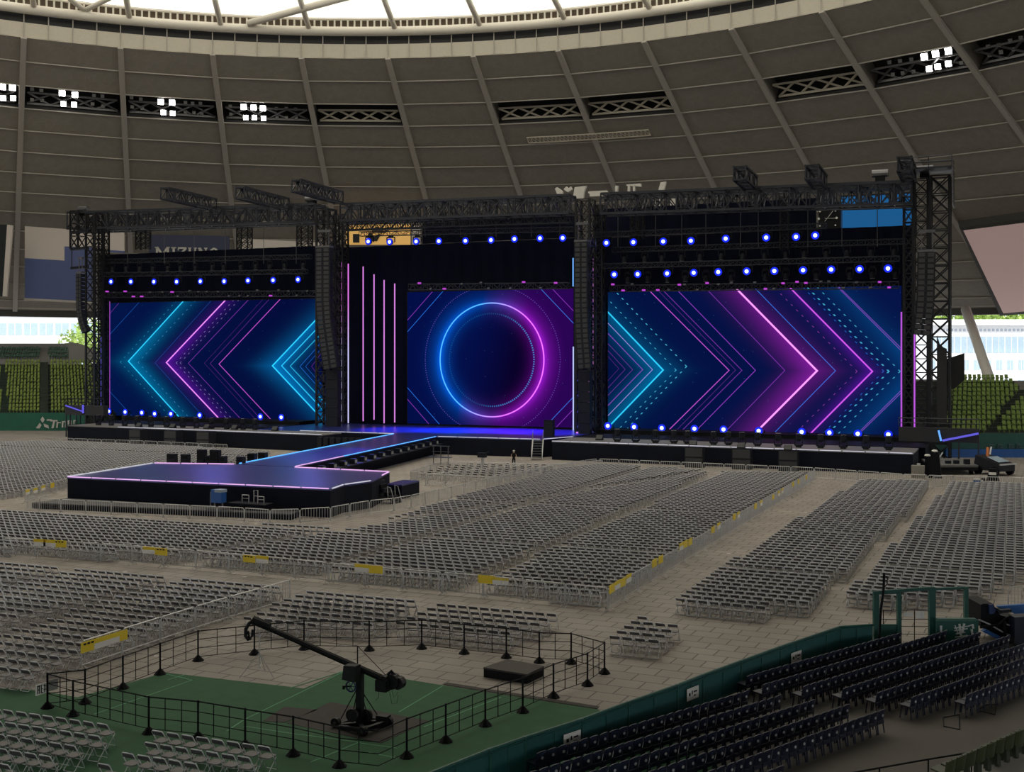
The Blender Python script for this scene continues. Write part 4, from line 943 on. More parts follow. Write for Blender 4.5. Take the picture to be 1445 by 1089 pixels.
# ------------------------------------------------------------------ steel crowd barriers
BW = 2.2
def barrier_mesh(L=BW, dense=True):
    b = B(); h = 1.1
    b.tube([(-L / 2 + .03, 0, .12), (-L / 2 + .03, 0, h - .12), (-L / 2 + .12, 0, h), (L / 2 - .12, 0, h), (L / 2 - .03, 0, h - .12), (L / 2 - .03, 0, .12)], .03, 5)
    b.tube([(-L / 2 + .03, 0, .2), (L / 2 - .03, 0, .2)], .026, 5)
    n = 11
    for i in range(1, n): x = -L / 2 + L * i / n; b.tube([(x, 0, .2), (x, 0, h)], .017, 4, cap=False)
    return b
def foot_mesh(): b = B(); b.tube([(0, -.28, .015), (0, -.2, .06), (0, 0, .16), (0, .2, .06), (0, .28, .015)], .018, 5); return b
bproto = thing('crowd_barrier', 'x', 'barrier'); barrier_mesh().build('frame', M_steel, bproto)
for s in (-1, 1): o = foot_mesh().build('foot', M_steel, bproto); o.location = (s * (BW / 2 - .12), 0, 0)
bk_ = list(bproto.children); BUSED = [0]; BCNT = {}
sheet = {}
def sign_on(p, ang, kind, label, off, z=.93):
    """thin paper sheet fixed on a barrier rail"""
    key = kind
    if key not in sheet:
        b = B(); b.box(-.42, -.012, -.2, .42, .012, .2, 0)
        if kind == 'mixed': b.box(-.42, -.016, -.2, .42, -.012, .02, 1)
        if kind == 'marked':
            for i in range(3): b.box(-.3 + i * .2, -.016, .08, -.16 + i * .2, -.012, .15, 2)
        o = b.build('barrier_sign', [M_yel, M_paper, M_black]); sheet[key] = o
    else: o = dup(sheet[key], p)
    o.location = p; o.rotation_euler = (0, 0, ang); tag(o, label, 'sign', 'sheets on the barriers'); return o
def barrier_line(desc, px, signs=(), flip=False, world=None):
    pts = world or [G(*p)[:2] for p in px]; L = [0]
    for a, b in zip(pts, pts[1:]): L.append(L[-1] + math.dist(a, b))
    n = max(1, round(L[-1] / (BW + .06))); st_ = L[-1] / n
    def at(s):
        for i in range(len(pts) - 1):
            if s <= L[i + 1] + 1e-6: t = (s - L[i]) / (L[i + 1] - L[i]); return (pts[i][0] + (pts[i + 1][0] - pts[i][0]) * t, pts[i][1] + (pts[i + 1][1] - pts[i][1]) * t)
        return pts[-1]
    for i in range(n):
        a, b = at(i * st_), at((i + 1) * st_); m = ((a[0] + b[0]) / 2, (a[1] + b[1]) / 2, 0); ang = math.atan2(b[1] - a[1], b[0] - a[0])
        u, v, d = PROJ(m)
        if not (-8 < u < 1453): continue
        kk_ = BCNT[desc] = BCNT.get(desc, 0) + 1
        lab = 'silver crowd barrier, %s %s' % (nth(kk_), desc)
        if not BUSED[0]: o = bproto; o.location = m; o.rotation_euler = (0, 0, ang); BUSED[0] = 1; o['label'] = lab; o['group'] = 'steel crowd barriers'
        else: o = dup(bproto, m, ang, lab, 'steel crowd barriers', bk_)
        o.scale = (math.dist(a, b) / BW * .995, 1, 1)
    return at, L[-1]
barrier_line('behind the centre block from left', [(-40, 783), (150, 793.5), (340, 810), (502, 828), (700, 845), (858, 863)])
barrier_line('along the wide aisle from near to far', [(859, 862), (1150, 679)])
barrier_line('before the right stage wing from left', [(845, 662), (1001, 669), (1150, 676), (1290, 687), (1460, 692)])
barrier_line('in front of the satellite stage from left', [(38, 719), (61, 724), (340, 738), (391, 742), (470, 737), (512, 728), (566, 722), (690, 692), (800, 668), (842, 662)])
barrier_line('before the left stage wing from left', [(66, 629), (200, 634), (321, 640)])
barrier_line('beside the lower left block from near to far', [(114, 946), (298, 884), (410, 850)])
barrier_line('around the pen before the stage, front side', [(579, 682), (640, 688), (690, 690)])
barrier_line('around the pen before the stage, slanting side', [(690, 690), (730, 680), (800, 669), (850, 664)])
barrier_line('around the pen before the stage, rear side', [(579, 681), (622, 666), (690, 668), (760, 671), (800, 669)])
barrier_line('across the pen before the stage', [(600, 686), (690, 677), (735, 672)])
barrier_line('at the aisle left of the satellite stage from near', [(35, 711), (94, 692), (180, 672), (216, 664)])
barrier_line('closing the aisle beside the far right block', [(1316, 690), (1345, 688)])
barrier_line('behind the black equipment at far right', [(1422, 862), (1470, 856), (1530, 850)])
def sheets(desc, L, faceline):
    a, c = G(*faceline[0]), G(*faceline[1]); ang = math.atan2(c[1] - a[1], c[0] - a[0])
    if math.sin(ang) * 0 + math.cos(ang) < 0: ang += PI
    for i, (px, py, kind) in enumerate(L):
        # sheet centre lies on the plane of the barrier line: find depth by intersecting the line
        ra, rb = G(px, 900)[:2], None; dx, dy = ra[0], ra[1]
        vx, vy = c[0] - a[0], c[1] - a[1]; den = dx * vy - dy * vx; k = (a[0] * vy - a[1] * vx) / den; P_ = (dx * k, dy * k)
        u, v, dep = PROJ((P_[0], P_[1], 0)); z = CH - (py - CY) * dep / FP
        nx, ny = math.sin(ang), -math.cos(ang)
        if nx * -P_[0] + ny * -P_[1] < 0: nx, ny, an = -nx, -ny, ang + PI
        else: an = ang
        sign_on((P_[0] + nx * .06, P_[1] + ny * .06, max(.86, min(z, 1.12))), an, kind, '%s sheet, %s %s' % ({'yel': 'plain yellow', 'mixed': 'yellow and white', 'marked': 'yellow printed', 'wht': 'yellow and white'}[kind], nth(i + 1), desc), 0)
C1 = 'on the long barrier behind the centre block'
sheets(C1, [(57, 765, 'mixed'), (71, 766, 'mixed'), (85.5, 767, 'marked')], [(0, 785.5), (150, 793.5)])
sheets(C1 + ', second cluster', [(211, 776, 'mixed'), (228.5, 778, 'marked')], [(150, 793.5), (340, 810)])
sheets(C1 + ', third cluster', [(352.5, 788, 'marked'), (371, 789, 'mixed')], [(340, 810), (502, 828)])
sheets(C1 + ', fourth cluster', [(511.5, 801, 'mixed'), (530.5, 803, 'yel')], [(502, 828), (700, 845)])
sheets(C1 + ', fifth cluster', [(686.5, 817, 'yel'), (707, 819, 'mixed')], [(502, 828), (700, 845)])
sheets('on the wide aisle barrier', [(862, 830, 'yel'), (869.5, 825, 'mixed'), (877, 821.5, 'yel'), (885.5, 815.5, 'mixed'), (922, 794, 'yel'), (931, 789, 'yel'), (960, 770, 'mixed'), (966, 767, 'yel'), (972.5, 764, 'yel'), (1005, 747, 'yel'), (1013, 741.5, 'mixed'), (1035, 729, 'yel'), (1041, 726, 'mixed'), (1065, 714, 'yel'), (1073, 709.5, 'mixed'), (1090, 701, 'yel'), (1098, 696, 'mixed'), (1103, 692, 'mixed'), (1118, 683, 'yel'), (1126, 679, 'yel'), (1137, 673, 'yel')], [(859, 862), (1150, 679)])
sheets('on the barrier beside the lower left block', [(124, 916, 'marked'), (142, 909, 'mixed'), (156, 903.5, 'mixed'), (167.5, 899, 'yel')], [(114, 946), (298, 884)])
sheets('on the aisle barrier left of the satellite stage', [(38, 694, 'mixed'), (49, 692, 'mixed'), (60, 689, 'mixed'), (73, 687, 'yel')], [(35, 711), (94, 692)])
# ------------------------------------------------------------------ green carpet, mats, lines
M_carp = mat('green_carpet', (.027, .120, .048), .85, var=.25, scale=1.5)
b = B(); b.prism([G(*p)[:2] for p in [(-60, 966), (60, 975), (109, 984), (233, 949), (429, 971.5), (489, 945), (625, 967), (843, 1001), (980, 1060), (1100, 1140), (-60, 1140)]], .0, .012)
tag(b.build('carpet', M_carp), 'green carpet under the camera crane and the nearest chairs', 'carpet')
M_matd = mat('brown_rubber_mat', (.055, .048, .044), .85, var=.15)
for lab, P_ in (('large dark mat under the camera crane', [(466, 991), (606, 1018), (538, 1049), (405, 1021)]), ('smaller dark mat left of the crane mat', [(401, 998), (449, 1002), (401, 1020), (371, 1018)])):
    b = B(); b.prism([G(*p)[:2] for p in P_], .013, .024); tag(b.build('floor_mat', M_matd), lab, 'mat')
b = B(); b.prism([G(*p)[:2] for p in [(625, 966), (843, 1000.5), (846, 997), (632, 963.5)]], .013, .02); tag(b.build('floor_strip', M_matd), 'dark edging strip between the green carpet and the floor plates', 'strip')
M_line = mat('pale_green_tape', (.10, .36, .17), .7)
TL = [(271, 960, 133, 1008), (233, 951, 271, 960), (262, 952, 236, 960), (489, 946, 344, 1016), (625, 968, 563, 1005), (707, 984, 598, 1026), (344, 1025, 409, 1035), (409, 1035, 509, 1048), (506, 1048, 438, 1076), (509, 1049, 560, 1056), (409, 971, 489, 946), (344, 1016, 320, 1032), (520, 1062, 560, 1070)]
for i, (xa, ya, xb, yb) in enumerate(TL):
    a, c = G(xa, ya), G(xb, yb); b = B(); b.beam((a[0], a[1], .016), (c[0], c[1], .016), .05, .006); tag(b.build('floor_tape', M_line), 'pale green tape line on the green carpet, %s from the far side' % nth(i + 1), 'tape', 'tape lines on the carpet')
# low dark riser
q0, q1, q2, q3 = G(682, 955), G(744, 965), G(768, 953), G(716, 943)
root = thing('low_riser', 'low flat dark platform inside the camera pit', 'platform', q0); b = B(); b.prism([vsub(q, q0)[:2] for q in (q0, q1, q2, q3)], .30, .36); b.build('top', mat('riser_top', (.075, .065, .06), .8), root)
b = B(); b.prism([(vsub(q, q0)[0] * .99 + .01, vsub(q, q0)[1] * .99 + .01) for q in (q0, q1, q2, q3)], 0, .30); b.build('skirt', M_black, root)
# ------------------------------------------------------------------ black pit fence
PF = [(67, 999), (120, 992.5), (173.5, 971.5), (226, 951.5), (279.5, 932), (359, 923), (429, 916), (521, 917.6), (595, 915), (655, 922), (714.5, 928), (761, 934.6), (806, 936), (853, 950)]
PB = [(853, 950), (829, 967), (781, 984), (737.6, 1005), (684.7, 1024), (629, 1047), (574, 1069), (534, 1088)]
PN = [(67, 999), (103, 1010), (210, 1035), (279.5, 1042), (346, 1054), (413.7, 1066), (479, 1082), (534, 1088)]
def pitfence(desc, pts):
    W_ = [G(*p) for p in pts]
    for i in range(len(W_) - 1):
        a, c = W_[i], W_[i + 1]; root = thing('pit_fence_panel', 'black wire fence panel, %s on the %s' % (nth(i + 1), desc), 'fence', a, 0, 'black fence panels round the camera pit')
        d = vsub(c, a); n = max(1, round(math.hypot(d[0], d[1]) / .64)); H_ = 1.16
        b = B(); b.tube([(0, 0, .05), (0, 0, H_ + .04)], .035, 6); b.build('post', M_black, root)
        b = B(); b.tube([(0, 0, 0), (0, 0, .03), (0, 0, .22)], [.24, .22, .05], 8); b.build('foot', M_black, root)
        b = B()
        for z in (.16, .5, .84, H_): b.tube([(0, 0, z), (d[0], d[1], z)], .014 if z < H_ else .022, 4)
        b.build('rail', M_black, root)
        b = B()
        for j in range(1, n): b.tube([(d[0] * j / n, d[1] * j / n, .16), (d[0] * j / n, d[1] * j / n, H_)], .016, 5)
        if n > 1: b.build('upright', M_black, root)
pitfence('far side', PF); pitfence('right side', PB); pitfence('near side', PN)
# white signs at the near-left corner
def board(name, label, px, py, depth_px, w, h, ang, marks, m=M_paper):
    base = G(*depth_px); u, v, d = PROJ(base); z = CH - (py - CY) * d / FP; p = D(px, py, d)
    root = thing(name, label, 'sign', (p[0], p[1], z), ang)
    b = B(); b.box(-w / 2, -.015, -h / 2, w / 2, .015, h / 2); b.build('sheet', m, root)
    if marks:
        b = B()
        for (x0, z0, x1, z1) in marks: b.box(x0 * w - w / 2, -.02, z0 * h - h / 2, x1 * w - w / 2, -.015, z1 * h - h / 2)
        b.build('lettering', M_black, root)
    return root
MK = [(.12, .12, .2, .9), (.12, .45, .36, .53), (.12, .78, .36, .86), (.28, .12, .36, .9), (.45, .2, .53, .9), (.45, .12, .68, .2), (.45, .5, .68, .57), (.76, .12, .83, .9), (.7, .7, .92, .78), (.7, .35, .92, .43)]
aw = math.atan2(G(226, 951)[1] - G(67, 999)[1], G(226, 951)[0] - G(67, 999)[0])
board('notice_sign', 'white sign with dark characters on the corner of the pit fence', 58, 972, (58, 1001), .42, .36, aw, MK); board('notice_sign', 'blank pale grey sheet on the corner of the pit fence', 74.5, 966, (74, 996), .40, .36, aw, None, mat('grey_sheet', (.28, .27, .26), .7))
# ------------------------------------------------------------------ camera crane
base = G(512, 1026); root = thing('camera_crane', 'black camera crane with long slanted arm on a wheeled base', 'camera crane', base); S = PROJ(base)[2] / FP
o3 = Vector(base)
def CP(px, py, dd=0.0):
    """point dd metres behind the crane base plane, relative to the base"""
    return tuple(Vector(D(px, py, PROJ(base)[2] + dd)) - o3)
M_cr = mat('crane_black', (.006, .006, .007), .5, var=.3, spec=.25); M_crg = mat('crane_grey', (.05, .05, .052), .4, .4)
b = B(); b.beam(CP(508, 1024), CP(508, 950), .20, .20); b.tube([CP(508, 962), CP(506.5, 942)], .09, 8); b.build('column', M_cr, root)
b = B()
for px, dd in ((481, .1), (497, 1.0), (521, -.6), (536, .35)):
    b.tube([CP(481 if px == 481 else px, 1014 if dd < .9 else 1010, dd), CP(506 + (px - 508) * .1, 972, dd * .15)], .018, 5)
b.build('stay_rod', M_cr, root)
b = B()
for p, q in (((472, 1024, .0), (512, 1030, -.9)), ((512, 1030, -.9), (550, 1017, .1)), ((550, 1017, .1), (506, 1013, 1.0)), ((506, 1013, 1.0), (472, 1024, .0)), ((472, 1024, .0), (550, 1017, .1)), ((512, 1030, -.9), (506, 1013, 1.0))):
    b.beam(CP(*p), CP(*q), .13, .12)
b.build('chassis', M_cr, root)
for px, py, dd in ((474, 1026, 0), (512, 1033, -.9), (548, 1021, .1), (506, 1016, 1.0)):
    c = Vector(CP(px, py, dd)); c.z = .16; b = B(); b.tube([(c.x, c.y - .08, c.z), (c.x, c.y + .08, c.z)], .155, 12); w = b.build('wheel', M_cr, root)
    b = B(); b.tube([(c.x, c.y - .095, c.z), (c.x, c.y + .095, c.z)], .06, 8); b.build('hub', M_crg, w)
for px, dd in ((497, -.25), (517, .15)):
    c = CP(px, 1009, dd); b = B(); b.tube([(c[0], c[1] - .05, c[2]), (c[0], c[1] + .05, c[2])], .21, 14); b.build('counterweight', M_cr, root)
c = CP(541, 1013, .1); b = B(); b.box(c[0] - .2, c[1] - .15, c[2] - .16, c[0] + .2, c[1] + .15, c[2] + .1); b.build('battery_box', M_cr, root)
# arm
A0, A1 = CP(363, 879, .9), CP(540, 957, -.15); b = B(); b.tube([A0, lerp(A0, A1, .5), A1], [.085, .105, .115], 8); b.build('arm', M_cr, root)
b = B(); b.tube([CP(357, 874.5, .9), CP(380, 884, .8)], .15, 8); b.build('arm_tip', M_cr, root)
b = B(); b.tube([CP(360, 874, .9), CP(352, 879, .9), CP(347, 887, .9), CP(346.5, 897, .9), CP(350, 902, .9), CP(354, 900, .9)], .06, 7); b.tube([CP(350, 890, .9), CP(352, 902, .9), CP(356, 897, .9), CP(356.5, 888, .9)], .04, 6); b.build('remote_head', M_cr, root)
b = B(); b.tube([CP(504.5, 936, .05), CP(504.5, 911, .05)], .022, 6); b.build('mast', M_cr, root)
b = B(); b.tube([CP(504.5, 911, .05), CP(545, 953, -.15)], .014, 5); b.tube([CP(504.5, 911, .05), CP(420, 903, .5)], .006, 4); b.build('tension_cable', M_crg, root)
def blob(cpt, sx, sy, sz, n=10):
    b = B(); rings = []
    for i in range(1, 6):
        a = PI * i / 6; k = len(b.v); rings.append(k)
        for j in range(n):
            t = 2 * PI * j / n; b.v.append((cpt[0] + sx * math.sin(a) * math.cos(t), cpt[1] + sy * math.sin(a) * math.sin(t), cpt[2] + sz * math.cos(a)))
    for r0, r1 in zip(rings, rings[1:]):
        for j in range(n): b.f.append((r0 + j, r1 + j, r1 + (j + 1) % n, r0 + (j + 1) % n)); b.m.append(0)
    b.f.append(tuple(rings[0] + j for j in range(n))); b.f.append(tuple(rings[-1] + j for j in range(n))[::-1]); b.m += [0, 0]
    return b
c = CP(496, 948, -.3); b = B(); b.hexa([(c[0] - .24, c[1] - .2, c[2] - .22), (c[0] + .22, c[1] - .2, c[2] - .26), (c[0] + .22, c[1] + .2, c[2] - .26), (c[0] - .24, c[1] + .2, c[2] - .22), (c[0] - .2, c[1] - .16, c[2] + .22), (c[0] + .24, c[1] - .16, c[2] + .24), (c[0] + .24, c[1] + .16, c[2] + .24), (c[0] - .2, c[1] + .16, c[2] + .22)]); w = b.build('drape_bag', M_cr, root)
c = CP(495, 968, -.3); b = B(); b.tube([tuple(Vector(c) + Vector((.17 * math.cos(t), 0, .17 * math.sin(t)))) for t in np.arange(0, 2 * PI, PI / 8)], .03, 5, closed=True)
for t in (0, PI / 3, 2 * PI / 3): b.tube([tuple(Vector(c) + Vector((.17 * math.cos(t), 0, .17 * math.sin(t)))), tuple(Vector(c) - Vector((.17 * math.cos(t), 0, .17 * math.sin(t))))], .014, 4)
b.build('hand_wheel', mat('wheel_blue', (.02, .03, .10), .4), root)
c = CP(486, 969, -.3); b = B(); b.tube([c, CP(495, 968, -.3)], .02, 5); b.tube([CP(485, 967, -.3), CP(485, 972, -.3)], .05, 6); b.build('control_handle', M_cr, root)
for px, py, r_ in ((543, 962, .22), (555, 961, .24), (563, 963, .2)):
    c = CP(px, py, -.2); b = B(); b.tube([(c[0], c[1] - .13, c[2]), (c[0], c[1] + .13, c[2])], r_, 12); b.build('counterweight', M_cr, root)
c = CP(540, 967, -.2); b = B(); b.box(c[0] - .18, c[1] - .18, c[2] - .16, c[0] + .22, c[1] + .18, c[2] + .2); b.build('monitor', M_cr, root)
b = B(); b.tube([CP(547, 952, -.2), CP(552, 947, -.2), CP(557, 953, -.2)], .06, 6); b.build('grip', M_cr, root)
b = B()
for L_ in ([(535, 972), (534, 984), (530, 988)], [(552, 970), (556, 984), (562, 976)], [(549, 972), (553, 993), (560, 992), (562, 980)]): b.tube([CP(x, y, -.2) for x, y in L_], .008, 4)
b.build('loose_cable', M_cr, root)
# tripods
def tripod(label, base_px, top_py, spread, m, head=None, name='light_stand'):
    g = G(*base_px); H_ = CH - (top_py - CY) * PROJ(g)[2] / FP; root = thing(name, label, 'stand', g)
    b = B(); b.tube([(0, 0, .25), (0, 0, H_)], .022, 6); b.build('pole', m, root)
    for i in range(3):
        t = PI / 2 + .35 + 2 * PI * i / 3; b = B(); b.tube([(spread * math.cos(t), spread * math.sin(t), .01), (0, 0, .85)], .016, 5); b.tube([(spread * .5 * math.cos(t), spread * .5 * math.sin(t), .43), (0, 0, .3)], .01, 4); b.build('leg', m, root)
    if head: head(root, H_)
    return root
tripod('silver tripod stand under the tip of the crane arm', (366, 953), 890, .75, M_steel)
tripod('silver tripod stand among the chairs behind the pit fence', (549, 903), 876, .6, M_steel)
# ------------------------------------------------------------------ green fence and gate on the right
GF = [(590, 1096.5), (690, 1056.7), (740, 1039.6), (820.5, 1014), (886, 990), (955, 966), (991, 951.7), (1045, 932), (1100, 912), (1185, 883.6), (1232, 880.5)]
HF = 1.12; GW = [G(x, y, HF) for x, y in GF]
for i in range(len(GW) - 1):
    a, c = GW[i], GW[i + 1]; root = thing('padded_fence', 'dark green padded fence section, %s from the near end' % nth(i + 1), 'fence', (a[0], a[1], 0), 0, 'green padded fence sections')
    d = Vector((c[0] - a[0], c[1] - a[1], 0)); L = d.length; u = d.normalized(); nrm = Vector((u.y, -u.x, 0))
    b = B(); b.beam(Vector((0, 0, .56)) + u * .05, u * (L - .05) + Vector((0, 0, .56)), .07, .98); b.build('panel', M_gfence, root)
    b = B(); b.tube([Vector((0, 0, HF - .03)), u * L + Vector((0, 0, HF - .03))], .055, 6); b.build('top_rail', M_greend, root)
    b = B(); b.beam((0, 0, 0), (0, 0, HF + .02), .10); b.build('post', M_greend, root)
    n = max(1, int(L / 2.2)); b = B()
    for j in range(1, n + 1): p_ = u * (L * (j - .5) / n) + nrm * .045; b.beam((p_.x, p_.y, .08), (p_.x, p_.y, HF - .08), .04)
    for z in (.12, HF - .12): p0_, p1_ = u * .05 + nrm * .05 + Vector((0, 0, z)), u * (L - .05) + nrm * .05 + Vector((0, 0, z)); b.beam(p0_, p1_, .035)
    b.build('batten', M_greend, root)
def fencesheet(label, i, t, py):
    a, c = GW[i], GW[i + 1]; p = lerp(a, c, t); ang = math.atan2(c[1] - a[1], c[0] - a[0]); u, v, d = PROJ(p)
    n = (math.sin(ang), -math.cos(ang)); root = thing('notice_sign', label, 'sign', (p[0] + n[0] * .12, p[1] + n[1] * .12, CH - (py - CY) * d / FP), ang)
    b = B(); b.box(-.36, -.01, -.2, .36, .01, .2); b.build('sheet', M_paper, root); b = B()
    for j, (x, w, z, h) in enumerate(((-.26, .1, -.05, .1), (-.08, .06, -.02, .12), (.05, .2, .02, .05), (.05, .12, -.1, .04))): b.box(x, -.014, z, x + w, -.01, z + h)
    b.build('lettering', M_black, root)
fencesheet('white printed notice on the green fence nearest the carpet corner', 2, .78, 1041); fencesheet('white printed notice on the green fence beside the navy seats', 5, .5, 977); fencesheet('white printed notice on the green fence nearest the gate', 8, .22, 926)
gd = 48.6
def gp(px, py): return D(px, py, gd)
gx = lambda px: (px - 1236) * gd / FP
root = thing('gate_frame', 'tall dark green steel gate frame with open panels', 'gate', (*gp(1236, 906)[:2], 0), PHI)
zz = lambda py: CH - (py - CY) * gd / FP
for px, w in ((1236, .22), (1268.5, .16), (1315, .26), (1363, .15)):
    b = B(); x = gx(px); b.box(x - w / 2, -.1, 0, x + w / 2, .1, zz(834 if px < 1250 else 836 if px < 1300 else 828)); b.build('post', M_greend, root)
b = B(); b.beam((gx(1232), 0, zz(836)), (gx(1318), 0, zz(829.5)), .12, .13); b.build('top_beam', M_greend, root)
b = B(); b.beam((gx(1318), 0, zz(831)), (gx(1367), 0, zz(829)), .1, .1); b.build('top_beam', M_greend, root)
b = B(); b.beam((gx(1240), 0, zz(837)), (gx(1270), 0, zz(836)), .08); b.build('top_beam', M_greend, root)
b = B(); b.box(gx(1239), -.04, .02, gx(1268), .04, zz(880.5)); b.build('lower_panel', M_greend, root)
b = B()
for z in (zz(861), zz(874), zz(884), zz(895)): b.beam((gx(1238), .05, z), (gx(1312), .05, z), .022)
for px in (1247, 1291): b.beam((gx(px), .05, zz(861)), (gx(px), .05, .05), .03)
b.build('wire_infill', M_black, root)
b = B(); b.box(gx(1293), -.01 + .05, zz(873), gx(1304), .06, zz(863)); b.box(gx(1276), .04, zz(870), gx(1288), .06, zz(864)); b.build('paper_tag', M_paper, root)
root = thing('sign_board', 'low green board with big white strokes beside the gate', 'sign', (*D(1351, 906, 48.2)[:2], 0), PHI); gx2 = lambda px: (px - 1351) * 48.2 / FP; z2 = lambda py: CH - (py - CY) * 48.2 / FP
b = B(); b.box(gx2(1321), -.06, 0, gx2(1380), .06, z2(874)); b.build('panel', M_greend, root)
b = B(); b.box(gx2(1321), -.12, z2(875.5), gx2(1376), .1, z2(872)); b.build('cap_rail', mat('pale_green_rail', (.06, .17, .13), .5), root)
b = B(); WS = [((1327, 882), (1327, 902)), ((1327, 892.5), (1335, 888)), ((1346.5, 881.5), (1350.5, 892)), ((1353, 879.5), (1354, 892)), ((1359.5, 879), (1357, 891)), ((1345.5, 885.5), (1364, 882.5)), ((1345.5, 889), (1364, 886)), ((1348, 893.5), (1361, 891)), ((1354.5, 892), (1355, 896.5)), ((1346.5, 898), (1364, 895.5)), ((1364, 883), (1372, 880)), ((1371.5, 880), (1372.5, 886)), ((1370, 887), (1371.5, 896.5))]
for p, q in WS: b.beam((gx2(p[0]), -.075, z2(p[1])), (gx2(q[0]), -.075, z2(q[1])), .085, .03)
b.build('lettering', mat('white_letter', (.72, .74, .72), .5), root)
# pole with loop leaning by the gate
b = B(); q = lambda px, py: tuple(Vector(D(px, py, 47.6)) - Vector((*D(1240, 893, 47.6)[:2], 0)))
b.tube([(*q(1240, 893)[:2], 0), q(1243, 860), q(1247, 830), q(1247.5, 808)], .05, 6); b.tube([q(1247, 812), q(1252, 813), q(1252, 824), q(1248, 828)], .02, 5)
o = b.build('leaning_pole', M_black); o.location = (*D(1240, 893, 47.6)[:2], 0); tag(o, 'thin black pole leaning against the green gate frame', 'pole')
# ------------------------------------------------------------------ navy plastic seats
def navyparts():
    b1 = B()   # seat and apron
    b1.hexa([(-.185, -.17, .40), (.185, -.17, .40), (.185, .22, .42), (-.185, .22, .42), (-.185, -.17, .435), (.185, -.17, .435), (.185, .22, .46), (-.185, .22, .46)])
    b1.hexa([(-.18, -.19, .31), (.18, -.19, .31), (.18, -.17, .31), (-.18, -.17, .31), (-.18, -.19, .42), (.18, -.19, .42), (.18, -.17, .42), (-.18, -.17, .42)])
    b2 = B(); n = 6; P_ = []
    for i in range(n + 1):
        x = -.185 + .37 * i / n; c = .045 * (1 - (2 * i / n - 1) ** 2); tp = .80 - .05 * abs(2 * i / n - 1) ** 3; P_.append((x, c, tp))
    for (x0, c0, t0), (x1, c1, t1) in zip(P_, P_[1:]):
        b2.hexa([(x0, -.18 - c0, .44), (x1, -.18 - c1, .44), (x1, -.155 - c1, .44), (x0, -.155 - c0, .44), (x0, -.25 - c0, t0), (x1, -.25 - c1, t1), (x1, -.215 - c1, t1), (x0, -.215 - c0, t0)])
    b3 = []
    for sx in (-1, 1):
        for sy in (-1, 1):
            b = B(); b.beam((sx * .165, sy * .19 - (.02 if sy < 0 else -.02), 0), (sx * .15, sy * .15, .42), .032); b3.append(b)
    b4 = B(); b4.tube([(0, -.25, .60), (0, -.272, .60)], .045, 8)
    return b1, b2, b3, b4
nproto = thing('plastic_seat', 'x', 'seat'); n1, n2, n3, n4 = navyparts(); n1.build('seat', M_navy, nproto); n2.build('backrest', M_navy, nproto)
for b in n3: b.build('leg', M_navy, nproto)
o = n4.build('number_disc', mat('pale_disc', (.62, .62, .64), .5), nproto)
nk = list(nproto.children)
ru = (1937 / math.hypot(1937, 1650), 1650 / math.hypot(1937, 1650)); rw = CAMXY(*ru); nw = (-rw[1], rw[0])      # along the row / facing
rang = math.atan2(rw[1], rw[0])
def navyblock(pxpoly):
    poly = [G(*p)[:2] for p in pxpoly]; A_ = [p[0] * rw[0] + p[1] * rw[1] for p in poly]; N_ = [p[0] * nw[0] + p[1] * nw[1] for p in poly]; out = []
    r = 0
    n = min(N_) + .1
    while n < max(N_):
        a = min(A_); rr = []
        while a < max(A_):
            p = (a * rw[0] + n * nw[0], a * rw[1] + n * nw[1])
            if inpoly(p, poly): rr.append(p)
            a += .415
        if rr: out.append(rr)
        n += 1.02
    return out
NV = []
for key, P_ in (('upper block beside the gate', [(1045, 992), (1180, 1003), (1322, 1023), (1475, 966), (1475, 926), (1385, 917), (1330, 915), (1245, 917), (1165, 938), (1055, 975)]),
                ('lower block beside the green fence', [(1057, 1003), (1284, 1036), (1213, 1066), (1140, 1084), (1080, 1125), (690, 1140), (770, 1086), (880, 1046), (1000, 1004)])):
    for r, rr in enumerate(navyblock(P_)):
        for c, p in enumerate(rr):
            u, v, d = PROJ((*p, .5))
            if -5 < u < 1455 and v < 1100: NV.append((d, key, r, c, p))
NV.sort(); print('NAVY', len(NV))
nrk, nro = {}, {}
for s_ in NV: nrk.setdefault((s_[1], s_[2]), []).append(s_[3])
for k_ in sorted(nrk): nrk[k_].sort(); nro.setdefault(k_[0], []).append(k_[1])
for i, (d, key, r, c, p) in enumerate(NV[:300]):
    lab = 'navy plastic seat, %s from left, %s row back, %s' % (nth(nrk[(key, r)].index(c) + 1), nth(nro[key].index(r) + 1), key); rz = rang + random.uniform(-.04, .04)
    if i == 0: nproto.location = (*p, 0); nproto.rotation_euler = (0, 0, rz); nproto['label'] = lab; nproto['group'] = 'navy seats by the fence'
    else: dup(nproto, (*p, 0), rz, lab, 'navy seats by the fence', nk)
if len(NV) > 300:
    b = B()
    for (d, key, r, c, p) in NV[300:]:
        for q_ in (n1, n2, n3[0], n3[1], n3[2], n3[3]):
            k = len(b.v); M4 = Matrix.Translation((*p, 0)) @ Matrix.Rotation(rang, 4, 'Z'); b.v += [tuple(M4 @ Vector(v)) for v in q_.v]; b.f += [tuple(k + i for i in f) for f in q_.f]; b.m += q_.m
    tag(b.build('plastic_seat_mass', M_navy), 'remaining navy plastic seats of the far rows by the gate', 'seats', kind='stuff')
